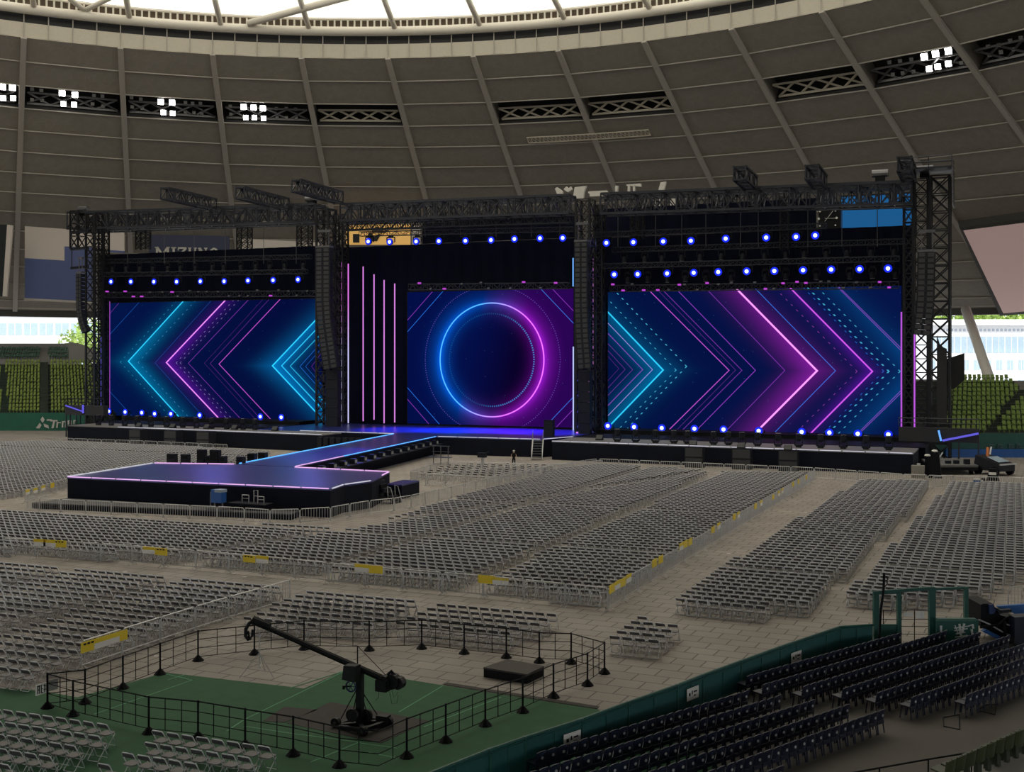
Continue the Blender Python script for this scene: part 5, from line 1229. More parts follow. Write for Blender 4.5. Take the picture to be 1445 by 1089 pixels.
# olive stand seats, rail and loose frames in the near right corner
def oliveseat():
    root = thing('spectator_seat', 'x', 'seat')
    b = B(); n = 6
    for i in range(n):
        x0, x1 = -.22 + .44 * i / n, -.22 + .44 * (i + 1) / n; f = lambda x: .07 * (1 - (x / .22) ** 2)
        b.hexa([(x0, -.2 - f(x0), .35), (x1, -.2 - f(x1), .35), (x1, -.17 - f(x1), .35), (x0, -.17 - f(x0), .35), (x0, -.26 - f(x0), .78 - .02 * abs(i - 2.5)), (x1, -.26 - f(x1), .78 - .02 * abs(i - 2.5)), (x1, -.22 - f(x1), .78 - .02 * abs(i - 2.5)), (x0, -.22 - f(x0), .78 - .02 * abs(i - 2.5))])
    b.build('backrest', M_olive, root)
    b = B(); b.hexa([(-.21, -.2, .36), (.21, -.2, .36), (.21, .22, .42), (-.21, .22, .42), (-.21, -.2, .40), (.21, -.2, .40), (.21, .22, .46), (-.21, .22, .46)]); b.build('seat', M_olive, root)
    b = B(); b.beam((0, -.1, 0), (0, -.1, .37), .12); b.build('pedestal', mat('pedestal_dark', (.03, .04, .02), .6), root); return root
op = None; k = 0
for r, (x0, y0, n, z) in enumerate([(1396, 1076, 5, .35), (1376, 1092, 6, .7), (1330, 1109, 8, .95)]):
    g = G(x0, y0, z); 
    for i in range(n):
        p = (g[0] + rw[0] * .52 * i, g[1] + rw[1] * .52 * i, z); lab = 'olive green stand seat in the near corner, %s in the %s row' % (nth(i + 1), nth(r + 1))
        if op is None: op = oliveseat(); op.location = p; op.rotation_euler = (0, 0, rang); op['label'] = lab; op['group'] = 'olive stand seats'
        else: dup(op, p, rang, lab, 'olive stand seats')
b = B(); g0, g1, g2, g3 = G(1372, 1078), G(1500, 1046), G(1600, 1130), G(1270, 1150)
b.prism([g0[:2], g1[:2], g2[:2], g3[:2]], 0, .34); g0, g3 = G(1362, 1092), G(1290, 1150); tag(b.build('stand_step', M_conc), 'concrete step carrying the olive seats', 'step')
root = thing('hand_rail', 'thin dark steel hand rail beside the olive seats', 'rail', G(1384, 1082)); o3b = Vector(root.location)
R0, R1, R2 = G(1200, 1090.5, .95), G(1304, 1072, .95), G(1384, 1059, .95)
b = B(); b.tube([tuple(Vector(p) - o3b) for p in (G(1130, 1104, .95), R0, R1, R2)] , .025, 6); b.build('rail', M_greend if False else M_black, root)
for p in (G(1241, 1083.5, .95), G(1310, 1071.2, .95), G(1371, 1061.2, .95), R2):
    b = B(); q = Vector(p) - o3b; b.beam((q.x, q.y, 0), (q.x, q.y, q.z), .04); b.build('post', M_black, root)
for lab, P_ in (('empty thin black frame lying flat on the concrete before the navy seats', [(1331, 1012, 0), (1332, 1024.5, 0), (1354, 1029, 0), (1354, 1008, 0)]), ('thin black angled frame lying at the end of the navy seats', [(1393, 994, 0), (1378, 1002, 0), (1404, 1008, 0), (1406, 994, 0)])):
    b = B(); W_ = [G(x, y, .03) for x, y, z in P_]; o_ = W_[0]; b.tube([vsub(p, o_) for p in W_], .02, 5, closed=True); o = b.build('loose_frame', M_black); o.location = o_; tag(o, lab, 'frame')
M_cfl = mat('smooth_concrete', (.12, .11, .097), .8, var=.14, scale=.6)
b = B(); b.prism([(p[0] + 0, p[1]) for p in [G(*q)[:2] for q in [(600, 1120), (700, 1084), (840, 1045), (960, 1000), (1040, 968), (1110, 940), (1190, 912), (1240, 908), (1380, 906), (1480, 902), (1620, 1000), (1620, 1200), (600, 1200)]]], 0, .008); struct(b.build('floor_concourse', M_cfl))
# ------------------------------------------------------------------ outfield stands (built square to the view)
def CW(px, Y, z): X = (px - CX) * Y / FP; q = CAMXY(X, Y); return (q[0], q[1], z)
def seat_proto(m, nm='field_seat'):
    b = B(); b.hexa([(-.22, -.12, .3), (.22, -.12, .3), (.22, .02, .3), (-.22, .02, .3), (-.23, .0, .86), (.23, .0, .86), (.23, .10, .86), (-.23, .10, .86)])
    b.hexa([(-.21, -.34, .42), (.21, -.34, .42), (.21, -.08, .36), (-.21, -.08, .36), (-.21, -.34, .50), (.21, -.34, .50), (.21, -.08, .46), (-.21, -.08, .46)])
    b.box(-.05, -.08, 0, .05, .02, .34); return b
SEATS = []
def stand(side, pxs, Y0, z0, Y1, z1, rows, spacing, m, aisle, desc):
    b = B(); ang = PHI; n = rows; A, C = pxs
    xa, xc = (A - CX) * Y0 / FP, (C - CX) * Y0 / FP
    def P(X, Y, z): q = CAMXY(X, Y); return (q[0], q[1], z)
    for r in range(n):
        ya, yb = Y0 + .6 + (Y1 - Y0) * r / n, Y0 + .6 + (Y1 - Y0) * (r + 1) / n; z = z0 + (z1 - z0) * r / n
        b.hexa([P(xa, ya, 0), P(xc, ya, 0), P(xc, yb, 0), P(xa, yb, 0), P(xa, ya, z), P(xc, ya, z), P(xc, yb, z), P(xa, yb, z)])
        X = xa + .4
        while X < xc - .3:
            px = CX + X * FP / ya
            if not any(a0 <= CX + X * FP / (ya + 0) <= a1 for a0, a1 in aisle(r)): SEATS.append((ya, side, desc, m, r, X, P(X + random.uniform(-.02, .02), (ya + yb) / 2, z), px))
            X += spacing
    return b
M_tierl = mat('stand_concrete_green', (.025, .045, .03), .8, var=.2, scale=.5); M_tierr = mat('stand_concrete_dark', (.035, .045, .035), .8, var=.2, scale=.5)
b = stand('left', (-80, 160), 184, 2.8, 205, 10.8, 15, .56, 'lime', lambda r: [(55, 69), (0 + r * -.2, 9 - r * .3)], 'left outfield stand'); struct(b.build('terrace_1', M_tierl))
b = stand('left', (-80, 98), 206.5, 11.2, 211, 13.2, 3, .45, 'green', lambda r: [(54, 66)], 'upper left outfield stand'); struct(b.build('terrace_2', M_conc))
b = stand('right', (1325, 1520), 137, 2.75, 155, 9.0, 12, .60, 'olive', lambda r: [(1397 + r * 5.5, 1408 + r * 5.5)], 'right outfield stand'); struct(b.build('terrace_3', M_tierr))
def vis_seat(s): u, v, d = PROJ(s[6]); return -4 < u < 1449 and not (136 < u < 1336)
SEATS = sorted([s for s in SEATS if vis_seat(s)], key=lambda s: s[0])
pro = {}
SB = {'lime': M_lime, 'green': M_dgreen, 'olive': M_limed}
cnt = {}
for i, (ya, side, desc, m, r, X, p, px) in enumerate(SEATS[:300]):
    cnt[(desc, r)] = cnt.get((desc, r), 0) + 1
    lab = '%s stadium seat, %s from left in %s row of the %s' % ({'lime': 'yellow-green', 'olive': 'green', 'green': 'dark green'}[m], nth(cnt[(desc, r)]), nth(r + 1), desc)
    if m not in pro: pro[m] = o = seat_proto(m).build('stadium_seat', SB[m])
    else: o = dup(pro[m], p)
    o.location = p; o.rotation_euler = (0, 0, PHI); o.scale = (.72, 1, .9 + .2 * random.random()) if m != 'olive' else (.9, 1, .92 + .16 * random.random()); tag(o, lab, 'seat', 'seats of the outfield stands')
for m in ('lime', 'green'):
    b = B()
    for s in SEATS[300:]:
        if s[3] != m: continue
        q = seat_proto(m); k = len(b.v); M4 = Matrix.Translation(s[6]) @ Matrix.Rotation(PHI, 4, 'Z') @ Matrix.Diagonal((.68, 1, .85 + .3 * random.random(), 1)); b.v += [tuple(M4 @ Vector(v)) for v in q.v]; b.f += [tuple(k + i for i in f) for f in q.f]; b.m += q.m
    if b.v: tag(b.build('stadium_seat_mass', SB[m]), '%s seats filling the rest of the left outfield stand' % ('yellow-green' if m == 'lime' else 'dark green upper'), 'seats', kind='stuff')
def wbox(name, m, pa, pb, Y, z0, z1, th=.4, Yb=None):
    b = B(); a, c = CW(pa, Y, z0), CW(pb, Yb or Y, z0); n = Vector((FX, FY, 0)) * th
    b.hexa([a, c, tuple(Vector(c) + n), tuple(Vector(a) + n), (a[0], a[1], z1), (c[0], c[1], z1), (c[0] + n.x, c[1] + n.y, z1), (a[0] + n.x, a[1] + n.y, z1)]); return struct(b.build(name, m))
wbox('wall_outfield_left', M_green, -80, 122, 184, 0, 2.8); wbox('wall_outfield_right', M_greend, 1300, 1520, 137, 0, 2.75)
wbox('wall_pad', M_blue, 1335, 1520, 136.2, 0, .95, .5)
wbox('wall_stand_left', M_conc, -80, 98, 212, 10.5, 14.0); wbox('wall_ramp_left', M_conc, 97, 140, 206, 10.6, 11.0)
b = B(); P_ = [D(97, 508, 206.6), D(138, 508, 206.6), D(138, 496, 206.6), D(115, 486, 206.6), D(97, 482, 206.6)]; n_ = (FX * .5, FY * .5, 0)
b.face(P_[::-1]); b.face([tuple(Vector(p) + Vector(n_)) for p in P_]); struct(b.build('wall_wedge', M_conc))
b = B()
for r in range(30):   # stair flight in the left stand
    Y = 184.7 + r * .69; z = 2.8 + 7.85 * r / 30 + .28; b.hexa([CW(56.5, Y, z - .5), CW(68, Y, z - .5), CW(68, Y + .69, z - .5), CW(56.5, Y + .69, z - .5), CW(56.5, Y, z), CW(68, Y, z), CW(68, Y + .69, z), CW(56.5, Y + .69, z)])
struct(b.build('stairs', mat('stair_dark', (.045, .06, .045), .8)))
# emblem and letters on the left outfield wall
def flat(b, pts, Y, mi=0, th=.05):
    f = [D(x, y, Y) for x, y in pts]; k = [tuple(Vector(p) + Vector((FX * th, FY * th, 0))) for p in f]
    b.face(f[::-1] if False else f, mi); N = len(f)
    for i in range(N): b.face([f[i], k[i], k[(i + 1) % N], f[(i + 1) % N]], mi)
b = B(); Y = 183.8
for P_ in ([(60, 587.5), (63, 592), (60, 596.5), (57, 592)], [(56, 596.5), (58.5, 600), (55.5, 604.5), (50.5, 604)], [(61.5, 597.5), (68, 600), (69, 604.5), (62.5, 602)]): flat(b, P_, Y)
tag(b.build('wall_emblem', M_white), 'white three-diamond emblem on the left green outfield wall', 'emblem')
LT = [[[(66, 591.5), (73, 591.5), (73, 593.5), (66, 593.5)]], [[(71, 592.5), (81, 592.5), (81, 594.5), (71, 594.5)], [(75, 594.5), (77.5, 594.5), (75.5, 604), (72.5, 604)]], [[(80, 595), (82.2, 595), (81.4, 603.5), (79.2, 603.5)], [(82, 595.5), (86, 595.5), (86, 597), (82, 597)]], [[(87.5, 594), (89.5, 594), (89, 603), (87, 603)], [(89.5, 594), (93.5, 594), (93.5, 595.6), (89.5, 595.6)], [(92, 595.6), (93.7, 595.6), (93.2, 603), (91.5, 603)]], [[(95.5, 593), (97, 593), (97, 599), (95.5, 599)], [(97, 593), (101, 593), (101, 594.5), (97, 594.5)], [(99.5, 594.5), (101, 594.5), (101, 599), (99.5, 599)], [(97, 596), (99.5, 596), (99.5, 597.4), (97, 597.4)]], [[(103.5, 592.5), (105, 592.5), (105, 598), (103.5, 598)], [(105, 592.5), (108.5, 592.5), (108.5, 594), (105, 594)], [(107, 594), (108.6, 594), (108.6, 598), (107, 598)]]]
root = thing('wall_sign', 'white strokes of lettering right of the emblem on the left wall', 'sign', D(66, 598, Y)); lv = -Vector(root.location)
for L_ in LT:
    b = B()
    for P_ in L_: flat(b, P_, Y)
    b.build('letter', M_white, root).data.transform(Matrix.Translation(lv))
root = thing('wall_sign', 'faint grey strokes of lettering on the right green outfield wall', 'sign', D(1395, 632, 136.8)); lv = -Vector(root.location); mg = mat('faint_letter', (.08, .13, .12), .7)
for x in (1396, 1408, 1424, 1435):
    b = B(); flat(b, [(x, 626), (x + 1.6, 626), (x + 1.0, 637), (x - .6, 637)], 136.8); flat(b, [(x + 1.6, 626), (x + 7, 627), (x + 7, 628.5), (x + 1.6, 627.5)], 136.8); flat(b, [(x + 3, 630), (x + 8, 631), (x + 8, 632.5), (x + 3, 631.5)], 136.8); b.build('letter', mg, root).data.transform(Matrix.Translation(lv))
# ------------------------------------------------------------------ boards hung on the roof lining
def quadboard(b, pts, mi=0, th=.5):
    f = pts; k = [tuple(Vector(p) + Vector((FX * th, FY * th, 0))) for p in f]; b.face(f, mi); b.face(k[::-1], mi)
    for i in range(len(f)): b.face([f[i], k[i], k[(i + 1) % len(f)], f[(i + 1) % len(f)]], mi)
def bboard(label, panels, Y):
    root = thing('billboard', label, 'billboard', D(panels[0][0][0][0], panels[0][0][0][1], Y)); lv = -Vector(root.location)
    for P_, m, nm, dy in panels:
        b = B(); quadboard(b, [D(x, y, Y - dy) for x, y in P_]); b.build(nm, m, root).data.transform(Matrix.Translation(lv))
    return root
M_bw = mat('board_white', (.66, .60, .56), .7); M_bb = mat('board_blue', (.10, .13, .30), .7, var=.05); M_bd = mat('board_navy', (.045, .055, .11), .7); M_bk = mat('board_dark', (.012, .018, .022), .7)
bboard('blank board with white top and blue lower part at far left', [([(35, 319), (129, 325.5), (129, 349), (91, 347.5), (91, 367.5), (35, 364)], M_bw, 'white_panel', 0), ([(35, 364), (91, 367.5), (91, 347.5), (129, 349), (129, 425), (35, 420.5)], M_bb, 'blue_panel', 0), ([(34, 420.5), (129, 425), (129, 428), (34, 423.5)], M_rib, 'sill', 0)], 203)
bboard('plain white board just right of the corner tower', [([(152, 327), (175, 328), (175, 354), (152, 352.5)], M_bw, 'white_panel', 0), ([(152, 352.5), (175, 354), (175, 357), (152, 355.5)], M_bb, 'blue_panel', 0), ([(130, 325.5), (150, 327), (150, 350), (130, 349)], M_bw, 'white_panel', 0)], 205)
bboard('dark board with white edge at the left border', [([(-30, 316), (10, 317), (4, 418), (-30, 417)], M_bk, 'panel', 0), ([(10, 317), (17.5, 318), (9, 418), (3.5, 418)], M_bw, 'edge', .1)], 197)
r_ = bboard('navy board with white serif letters above the left drape', [([(210, 331), (323, 333), (323, 372), (210, 370)], M_bd, 'panel', 0)], 211)
lv = -Vector(r_.location)
def stroke_letter(strokes, x, y, w, h, Yd=210.6):
    b = B()
    for (x0, y0, x1, y1, t) in strokes:
        ax, ay, bx, by = x + x0 * w, y + y0 * h, x + x1 * w, y + y1 * h; d = math.hypot(bx - ax, by - ay); nx, ny = -(by - ay) / d * t / 2, (bx - ax) / d * t / 2
        flat(b, [(ax + nx, ay + ny), (bx + nx, by + ny), (bx - nx, by - ny), (ax - nx, ay - ny)], Yd)
    b.build('letter', M_white, r_).data.transform(Matrix.Translation(lv))
H6 = 14; y_ = 348.5
stroke_letter([(.1, 0, .1, 1, 3), (.1, 0, .5, .75, 3), (.5, .75, .9, 0, 2.4), (.9, 0, .9, 1, 3.4), (-.05, .04, .2, .04, 1.5), (.82, .04, 1.05, .04, 1.5)], 219.5, y_, 19, H6)
stroke_letter([(.5, 0, .5, 1, 3), (0, .04, 1, .04, 1.5), (0, .97, 1, .97, 1.5)], 241.5, y_ + .3, 7, H6)
stroke_letter([(.0, .06, 1, .06, 2.2), (.95, .06, .05, .95, 3), (0, .95, 1, .95, 2.2), (.05, 0, .05, .3, 1.4)], 251, y_ + .5, 12, H6)
stroke_letter([(.15, 0, .15, .8, 3), (.85, 0, .85, .8, 2.2), (.15, .8, .5, 1, 2.5), (.5, 1, .85, .8, 2.2), (-.05, .04, .35, .04, 1.5), (.65, .04, 1.05, .04, 1.5)], 266, y_ + .8, 11, H6)
stroke_letter([(.1, 0, .1, 1, 2.2), (.1, 0, .9, 1, 3), (.9, 0, .9, 1, 2.2), (.7, .04, 1.1, .04, 1.5), (-.1, .04, .25, .04, 1.5)], 280.5, y_ + 1.1, 11, H6)
stroke_letter([(.5, .02, .1, .3, 2.5), (.1, .3, .1, .7, 3), (.1, .7, .5, .98, 2.5), (.5, .98, .9, .7, 2.5), (.9, .7, .9, .3, 3), (.9, .3, .5, .02, 2.5)], 295, y_ + 1.4, 14, H6)
bboard('long white board above the left drape behind the hanger truss', [([(340, 337), (455, 342), (455, 372), (340, 370)], M_bw, 'panel', 0)], 212)
M_gold = mat('gold_board', (.75, .47, .14), .6, emit=(.75, .42, .12), es=.45)
bboard('golden lit board with brown curved shape above the pink tubes', [([(488, 315), (579, 317), (579, 345), (488, 345)], M_gold, 'panel', 0), ([(525, 325), (527, 321.5), (533, 320), (538, 322), (541, 325.5), (546, 324), (546.5, 320), (548.5, 320), (548.5, 325), (544, 328), (537, 329), (530, 328), (526, 329)], mat('brown_shape', (.10, .055, .03), .7), 'figure', .3), ([(498, 330), (507, 330), (507, 342), (498, 342)], M_bk, 'mark', .3), ([(520, 328), (524, 328), (528, 334), (534, 330), (537, 331), (532, 340), (520, 340)], M_bk, 'mark', .3)], 214)
bboard('small white board right of the golden board', [([(581, 318), (593, 318), (593, 345), (581, 345)], M_bw, 'panel', 0)], 214)
def rp(px, py, o): k, v = roof_at(px, py); return roofP(k, v, o)
TLc, TRc, BRc, BLc = rp(1362, 314.5, -1.6), rp(1520, 294, -1.6), rp(1520, 422, -1.6), rp(1418, 432, -1.6)
root = thing('billboard', 'large plain pink board tilted on the roof at the right border', 'billboard', TLc); lv = -Vector(TLc)
M_pink = mat('board_pink', (.66, .46, .44), .7, emit=(.66, .46, .44), es=.22)  # faint glow added to lift the board's brightness
b = B(); q = [rp(1520, 294, -.6), rp(1520, 422, -.6), rp(1418, 432, -.6), rp(1362, 314.5, -.6)]
b.face([TLc, TRc, BRc, BLc]); b.build('panel', M_pink, root).data.transform(Matrix.Translation(lv))
b = B(); O_ = [rp(1356, 312, -1.4), rp(1520, 290, -1.4), rp(1520, 428, -1.4), rp(1413, 437, -1.4)]; I_ = [TLc, TRc, BRc, BLc]; W_ = [rp(1352, 311, -.1), rp(1520, 287, -.1), rp(1520, 432, -.1), rp(1408, 438, -.1)]
for i in (0, 2, 3):
    j = (i + 1) % 4; b.face([O_[i], O_[j], I_[j], I_[i]]); b.face([W_[i], W_[j], O_[j], O_[i]])
b.build('frame', M_rimb, root).data.transform(Matrix.Translation(lv))
# slanted white roof column
a, c = D(1363, 437, 203), D(1396, 534, 160); b = B(); b.tube([a, lerp(a, c, .5), c], [.85, .75, .72], 12); struct(b.build('pillar_1', M_white, smooth=True))
# ------------------------------------------------------------------ beyond the stadium
def building(label, pa, pb, Y, z0, z1, floors, fr, depth=18):
    a, c = CW(pa, Y, 0), CW(pb, Y, 0); root = thing('outside_building', label, 'building', a, PHI); L = math.dist(a, c)
    b = B(); b.box(0, 0, z0, L, depth, z1); b.build('wall', M_bld, root)
    b = B(); b.box(-1, -2.5, z1, L + 1, depth, z1 + 1.4); b.build('roof', M_bld, root)
    for (za, zb, n, wf) in floors:
        for i in range(n):
            x0 = L * i / n + .3; x1 = x0 + L / n * wf; b = B(); b.box(x0, -.12, za, x1, .05, zb); w = b.build('window', M_glass, root)
            b = B(); b.box(x0 + (x1 - x0) * .48, -.18, za, x0 + (x1 - x0) * .52, -.12, zb); b.build('mullion', M_bld, w)
    return root
building('long white building seen under the roof at far left', -100, 165, 330, 0, 24.0, [(17.5, 20.8, 12, .86), (9, 11, 10, .6)], None)
building('long white building with glazed floors seen under the roof at right', 1310, 1560, 300, -2, 19.5, [(12.4, 16.6, 14, .92), (8.0, 10.6, 16, .55), (3.2, 5.6, 12, .4)], None)
b = B(); L0 = CW(1330, 296, 18.2); root = thing('eaves_band', 'dark dotted eaves band along the right white building', 'trim', L0, PHI)
for i in range(44): b.box(i * 1.05, 0, -.35, i * 1.05 + .6, .2, .35)
b.build('bracket_row', mat('grey_blue', (.22, .25, .30), .6), root)
def treecrown(c, r, n, zs=.8):
    b = B()
    for i in range(n):
        d = Vector((random.gauss(0, 1), random.gauss(0, 1), random.gauss(0, 1))).normalized() * r * (random.random() ** .35); d.z *= zs; p = Vector(c) + d
        u = Vector((random.gauss(0, 1), random.gauss(0, 1), random.gauss(0, 1))).normalized(); w = u.cross(Vector((.3, .5, .8))).normalized(); s = r * random.uniform(.07, .14)
        b.face([tuple(p + u * s), tuple(p + w * s * .7), tuple(p - u * s), tuple(p - w * s * .7)])
    return b
for i, (px, Y, z, r) in enumerate([(108, 300, 15, 4.6), (122, 290, 13.5, 5.0), (138, 285, 16, 6.5), (1338, 345, 22, 6.5), (1362, 350, 21.5, 7), (1386, 340, 22, 6.5), (1408, 352, 22.5, 7), (1430, 345, 22, 6.5), (1455, 350, 22.5, 7)]):
    g = CW(px, Y, 0); root = thing('tree', 'leafy green tree outside the stadium, %s from the %s' % (nth(i + 1 if i < 3 else i - 2), 'left border' if i < 3 else 'stage end at right'), 'tree', g, 0, 'trees outside the stadium')
    treecrown((0, 0, z), r, 420).build('crown', M_leaf, root); b = B(); b.tube([(0, 0, 0), (.2, .1, z)], [.5, .25], 7); b.build('trunk', mat('bark', (.08, .055, .035), .9), root)
# ------------------------------------------------------------------ bits and pieces round the stage
def lbox(b, p, sx, sy, sz, mi=0): b.box(p[0] - sx / 2, p[1] - sy / 2, p[2], p[0] + sx / 2, p[1] + sy / 2, p[2] + sz, mi); return b
# black drapes at the right tower
for lab, P_, y in (('tall dark grey cloth hanging on the right tower', [(1322, 472), (1327, 488), (1336, 492), (1336, 596), (1322, 600)], 138.2), ('black cloth stretched to the right behind the right tower', [(1336, 506), (1361, 498), (1361, 536), (1347, 548), (1336, 550)], 141.2)):
    F_ = [T(x, yy, y) for x, yy in P_]; o_ = F_[0]; b = B(); f = [vsub(p, o_) for p in F_]; k = [(p[0], p[1] + .12, p[2]) for p in f]; b.face(f); b.face(k[::-1])
    for i in range(len(f)): b.face([f[i], k[i], k[(i + 1) % len(f)], f[(i + 1) % len(f)]])
    o = b.build('hanging_cloth', mat('grey_cloth', (.028, .028, .032), .8, var=.3)); o.location = o_; tag(o, lab, 'cloth')
# staircase to the main stage
s0, s1 = (-49.6, 122.7, 0), G(780, 620, 2.1); root = thing('stage_stairs', 'metal stairs with hand rails up to the main stage', 'stairs', s0); lv = Vector(vsub(s1, s0)); lv = Vector((-1.2, 3.5, 2.1)); u = Vector((lv.y, -lv.x, 0)).normalized() * .6
for s in (-1, 1):
    b = B(); b.beam(tuple(u * s), tuple(lv + u * s), .1, .22); b.build('stringer', M_steel, root)
    b = B(); b.tube([tuple(u * s + Vector((0, 0, .05))), tuple(u * s + Vector((0, 0, 1.0))), tuple(lv + u * s + Vector((0, 0, 1.1))), tuple(lv + u * s)], .035, 5); b.build('handrail', M_trussl, root)
for i in range(8):
    p = lv * ((i + .5) / 8); b = B(); b.beam(tuple(p - u), tuple(p + u), .26, .06); b.build('tread', M_trussl, root)
p = G(770, 617, 2.1); root = thing('stage_block', 'tall black block standing on the right corner of the main stage', 'block', (p[0], p[1] + 1.2, 2.11)); b = B(); b.box(-.55, -.4, 0, .55, .4, 1.9); b.build('case', M_spk, root); b = B(); b.box(-.57, -.42, 1.9, .57, .42, 2.0); b.build('lid', M_black, root)
p = G(622, 655); root = thing('scaffold_rack', 'grey scaffold rack with shelf under the main stage corner', 'rack', p)
for x in (-.9, 0, .9):
    b = B(); b.beam((x, 0, 0), (x, 0, 2.0), .07); b.build('upright', M_trussl, root)
b = B(); b.box(-1.4, -.4, .75, 1.2, .4, .82); b.build('shelf', M_trussl, root)
b = B(); b.beam((-1.1, 0, 2.0), (1.1, 0, 2.0), .07); b.beam((-1.1, 0, 1.4), (1.1, 0, 1.4), .05); b.build('crossbar', M_trussl, root)
p = G(681, 660); root = thing('follow_camera', 'small camera on a pedestal before the main stage front', 'camera', p); b = B(); b.tube([(0, 0, 0), (0, 0, 1.1)], [.35, .12], 8); b.build('pedestal', M_steel, root); b = B(); b.box(-.5, -.25, 1.1, .4, .25, 1.6); b.tube([(.3, 0, 1.5), (.7, 0, 1.75)], .08, 6); b.build('camera_body', M_spk, root)
# blue covered case and stand, platform with frames in front of the satellite stage
p = G(308, 719, .45); root = thing('blue_case', 'bright blue covered case on a stand before the satellite stage', 'case', p); b = B(); b.box(-.45, -.3, .55, .5, .3, 1.5); b.build('cover', M_blue, root)
b = B(); b.box(-.1, -.32, 1.32, .55, .32, 1.53); b.build('lid', mat('pale_lid', (.35, .42, .50), .5), root); b = B(); b.beam((-.7, 0, 0), (-.7, 0, 1.3), .07); b.beam((-.7, 0, 1.25), (-.4, 0, 1.25), .05); b.box(-.8, -.4, 0, .6, .4, .12); b.beam((-.3, 0, .1), (-.3, 0, .6), .1); b.beam((.4, 0, .1), (.4, 0, .6), .1); b.build('stand', M_trussl, root)
p = G(357, 718.5, .45); root = thing('low_table', 'black low platform with metal frames before the satellite stage', 'platform', p); b = B(); b.box(-1.6, -.6, 0, 1.6, .6, .12); b.box(-1.75, -.7, .42, 1.55, .5, .5); b.build('top', M_spk, root)
for x0, w, h in ((-.9, .6, .55), (.15, .35, .95), (.5, .55, .5)):
    b = B(); b.tube([(x0, -.1, .5), (x0, -.1, .5 + h), (x0 + w, -.1, .5 + h), (x0 + w, -.1, .5)], .035, 5); b.beam((x0, -.1, .5 + h * .55), (x0 + w, -.1, .5 + h * .55), .04); b.build('frame', M_steel, root)
p = G(475, 700); root = thing('lamp_stand', 'dark lamp stand against the right face of the satellite stage', 'stand', (p[0] + .6, p[1] - 2.2, 0)); b = B(); b.beam((0, 0, 0), (0, 0, 1.5), .08); b.build('pole', M_spk, root); b = B(); b.box(-.2, -.25, 1.15, .3, .2, 1.6); b.build('head', M_spk, root)
# small side stairs of the satellite stage
s0 = G(541, 713); root = thing('stage_stairs', 'black stairs at the right side of the satellite stage', 'stairs', s0)
for i in range(6):
    b = B(); b.box(-1.5 + .0, .3 + 0, .3 * (i + 1) - .1, -.2, 1.5, .3 * (i + 1)) if False else b.box(-.3 * (i + 1) + .3, 0, .3 * i, -.3 * i + .3, 1.2, .3 * (i + 1)) ; b.xform(Matrix.Translation((.1, 1.0, 0))); b.build('tread', M_spk if i % 2 else M_black, root)
b = B(); b.tube([(.5, 1.0, 0), (.1, 1.0, 1.3), (-.2, 1.0, 1.4), (-.1, 1.0, 0)], .03, 5); b.tube([(.5, 2.2, 0), (.1, 2.2, 1.3), (-.2, 2.2, 1.4), (-.1, 2.2, 0)], .03, 5); b.build('handrail', M_steel, root)
# dark amplifiers behind the satellite stage, lamps along the runway
for i, (px, py, w, h) in enumerate([(243, 651, .9, .5), (262, 651, .8, .5), (285, 650, .8, 1.0), (295, 652, .5, .45), (304, 650, .95, 1.0), (315, 652, .6, .45), (340, 652, .7, .5), (356, 648, .8, .5), (371, 645, .8, .4)]):
    p = G(px, py + 3, ZD); q = G(px, py, ZD); yb = 88.3 + (.9 if i > 6 else 0) + (i > 6) * (i - 6) * 2.2; a = T(px, py, yb); root = thing('floor_monitor', 'dark gear box behind the satellite stage edge, %s from the left' % nth(i + 1), 'speaker', (a[0], yb, 0), 0, 'gear boxes behind the satellite stage')
    b = B(); b.box(-w / 2, -.25, 0, w / 2, .25, ZD + .1 + h); b.build('case', M_spk, root)
    b = B(); b.box(-w / 2 + .06, -.28, ZD + .15, w / 2 - .06, -.25, ZD + h); b.build('front', M_black, root)
for i in range(14):
    t = (i + .5) / 14; y = 90 + (125 - 90) * t; x = -58.6 + (-63.9 + 58.6) * t + .75
    fixture_l = thing('runway_lamp', 'small dark lamp on the right edge of the runway, %s from the near end' % nth(i + 1), 'stage light', (x, y, 1.35), 0, 'lamps along the runway')
    b = B(); b.box(-.28, -.3, 0, .28, .3, .5); b.build('housing', M_spk, fixture_l); b = B(); b.box(.28, -.2, .1, .32, .2, .4); b.build('lens', M_lensoff, fixture_l)
b = B(); P0, P1 = (-58.1, 90, 1.3), (-63.4, 125.2, 1.3); b.beam((0, 0, 0), vsub(P1, P0), 1.0, .1); o = b.build('runway_shelf', M_spk); o.location = (P0[0] + .2, P0[1], P0[2]); tag(o, 'narrow dark shelf along the right side of the runway', 'shelf')
for i in range(9):
    x = -78 + i * .9; root = thing('floor_lamp_case', 'dark lamp in the pit left of the runway, %s from the left' % nth(i + 1), 'stage light', (x, 126.6, ZD + .01) if x < -78.2 else (x, 122.4 + 0, 0), 0, 'lamps in the pit left of the runway')
    b = B(); b.box(-.3, -.3, 0, .3, .3, 1.9 if x > -78.2 else .5); b.build('case', M_spk, root)
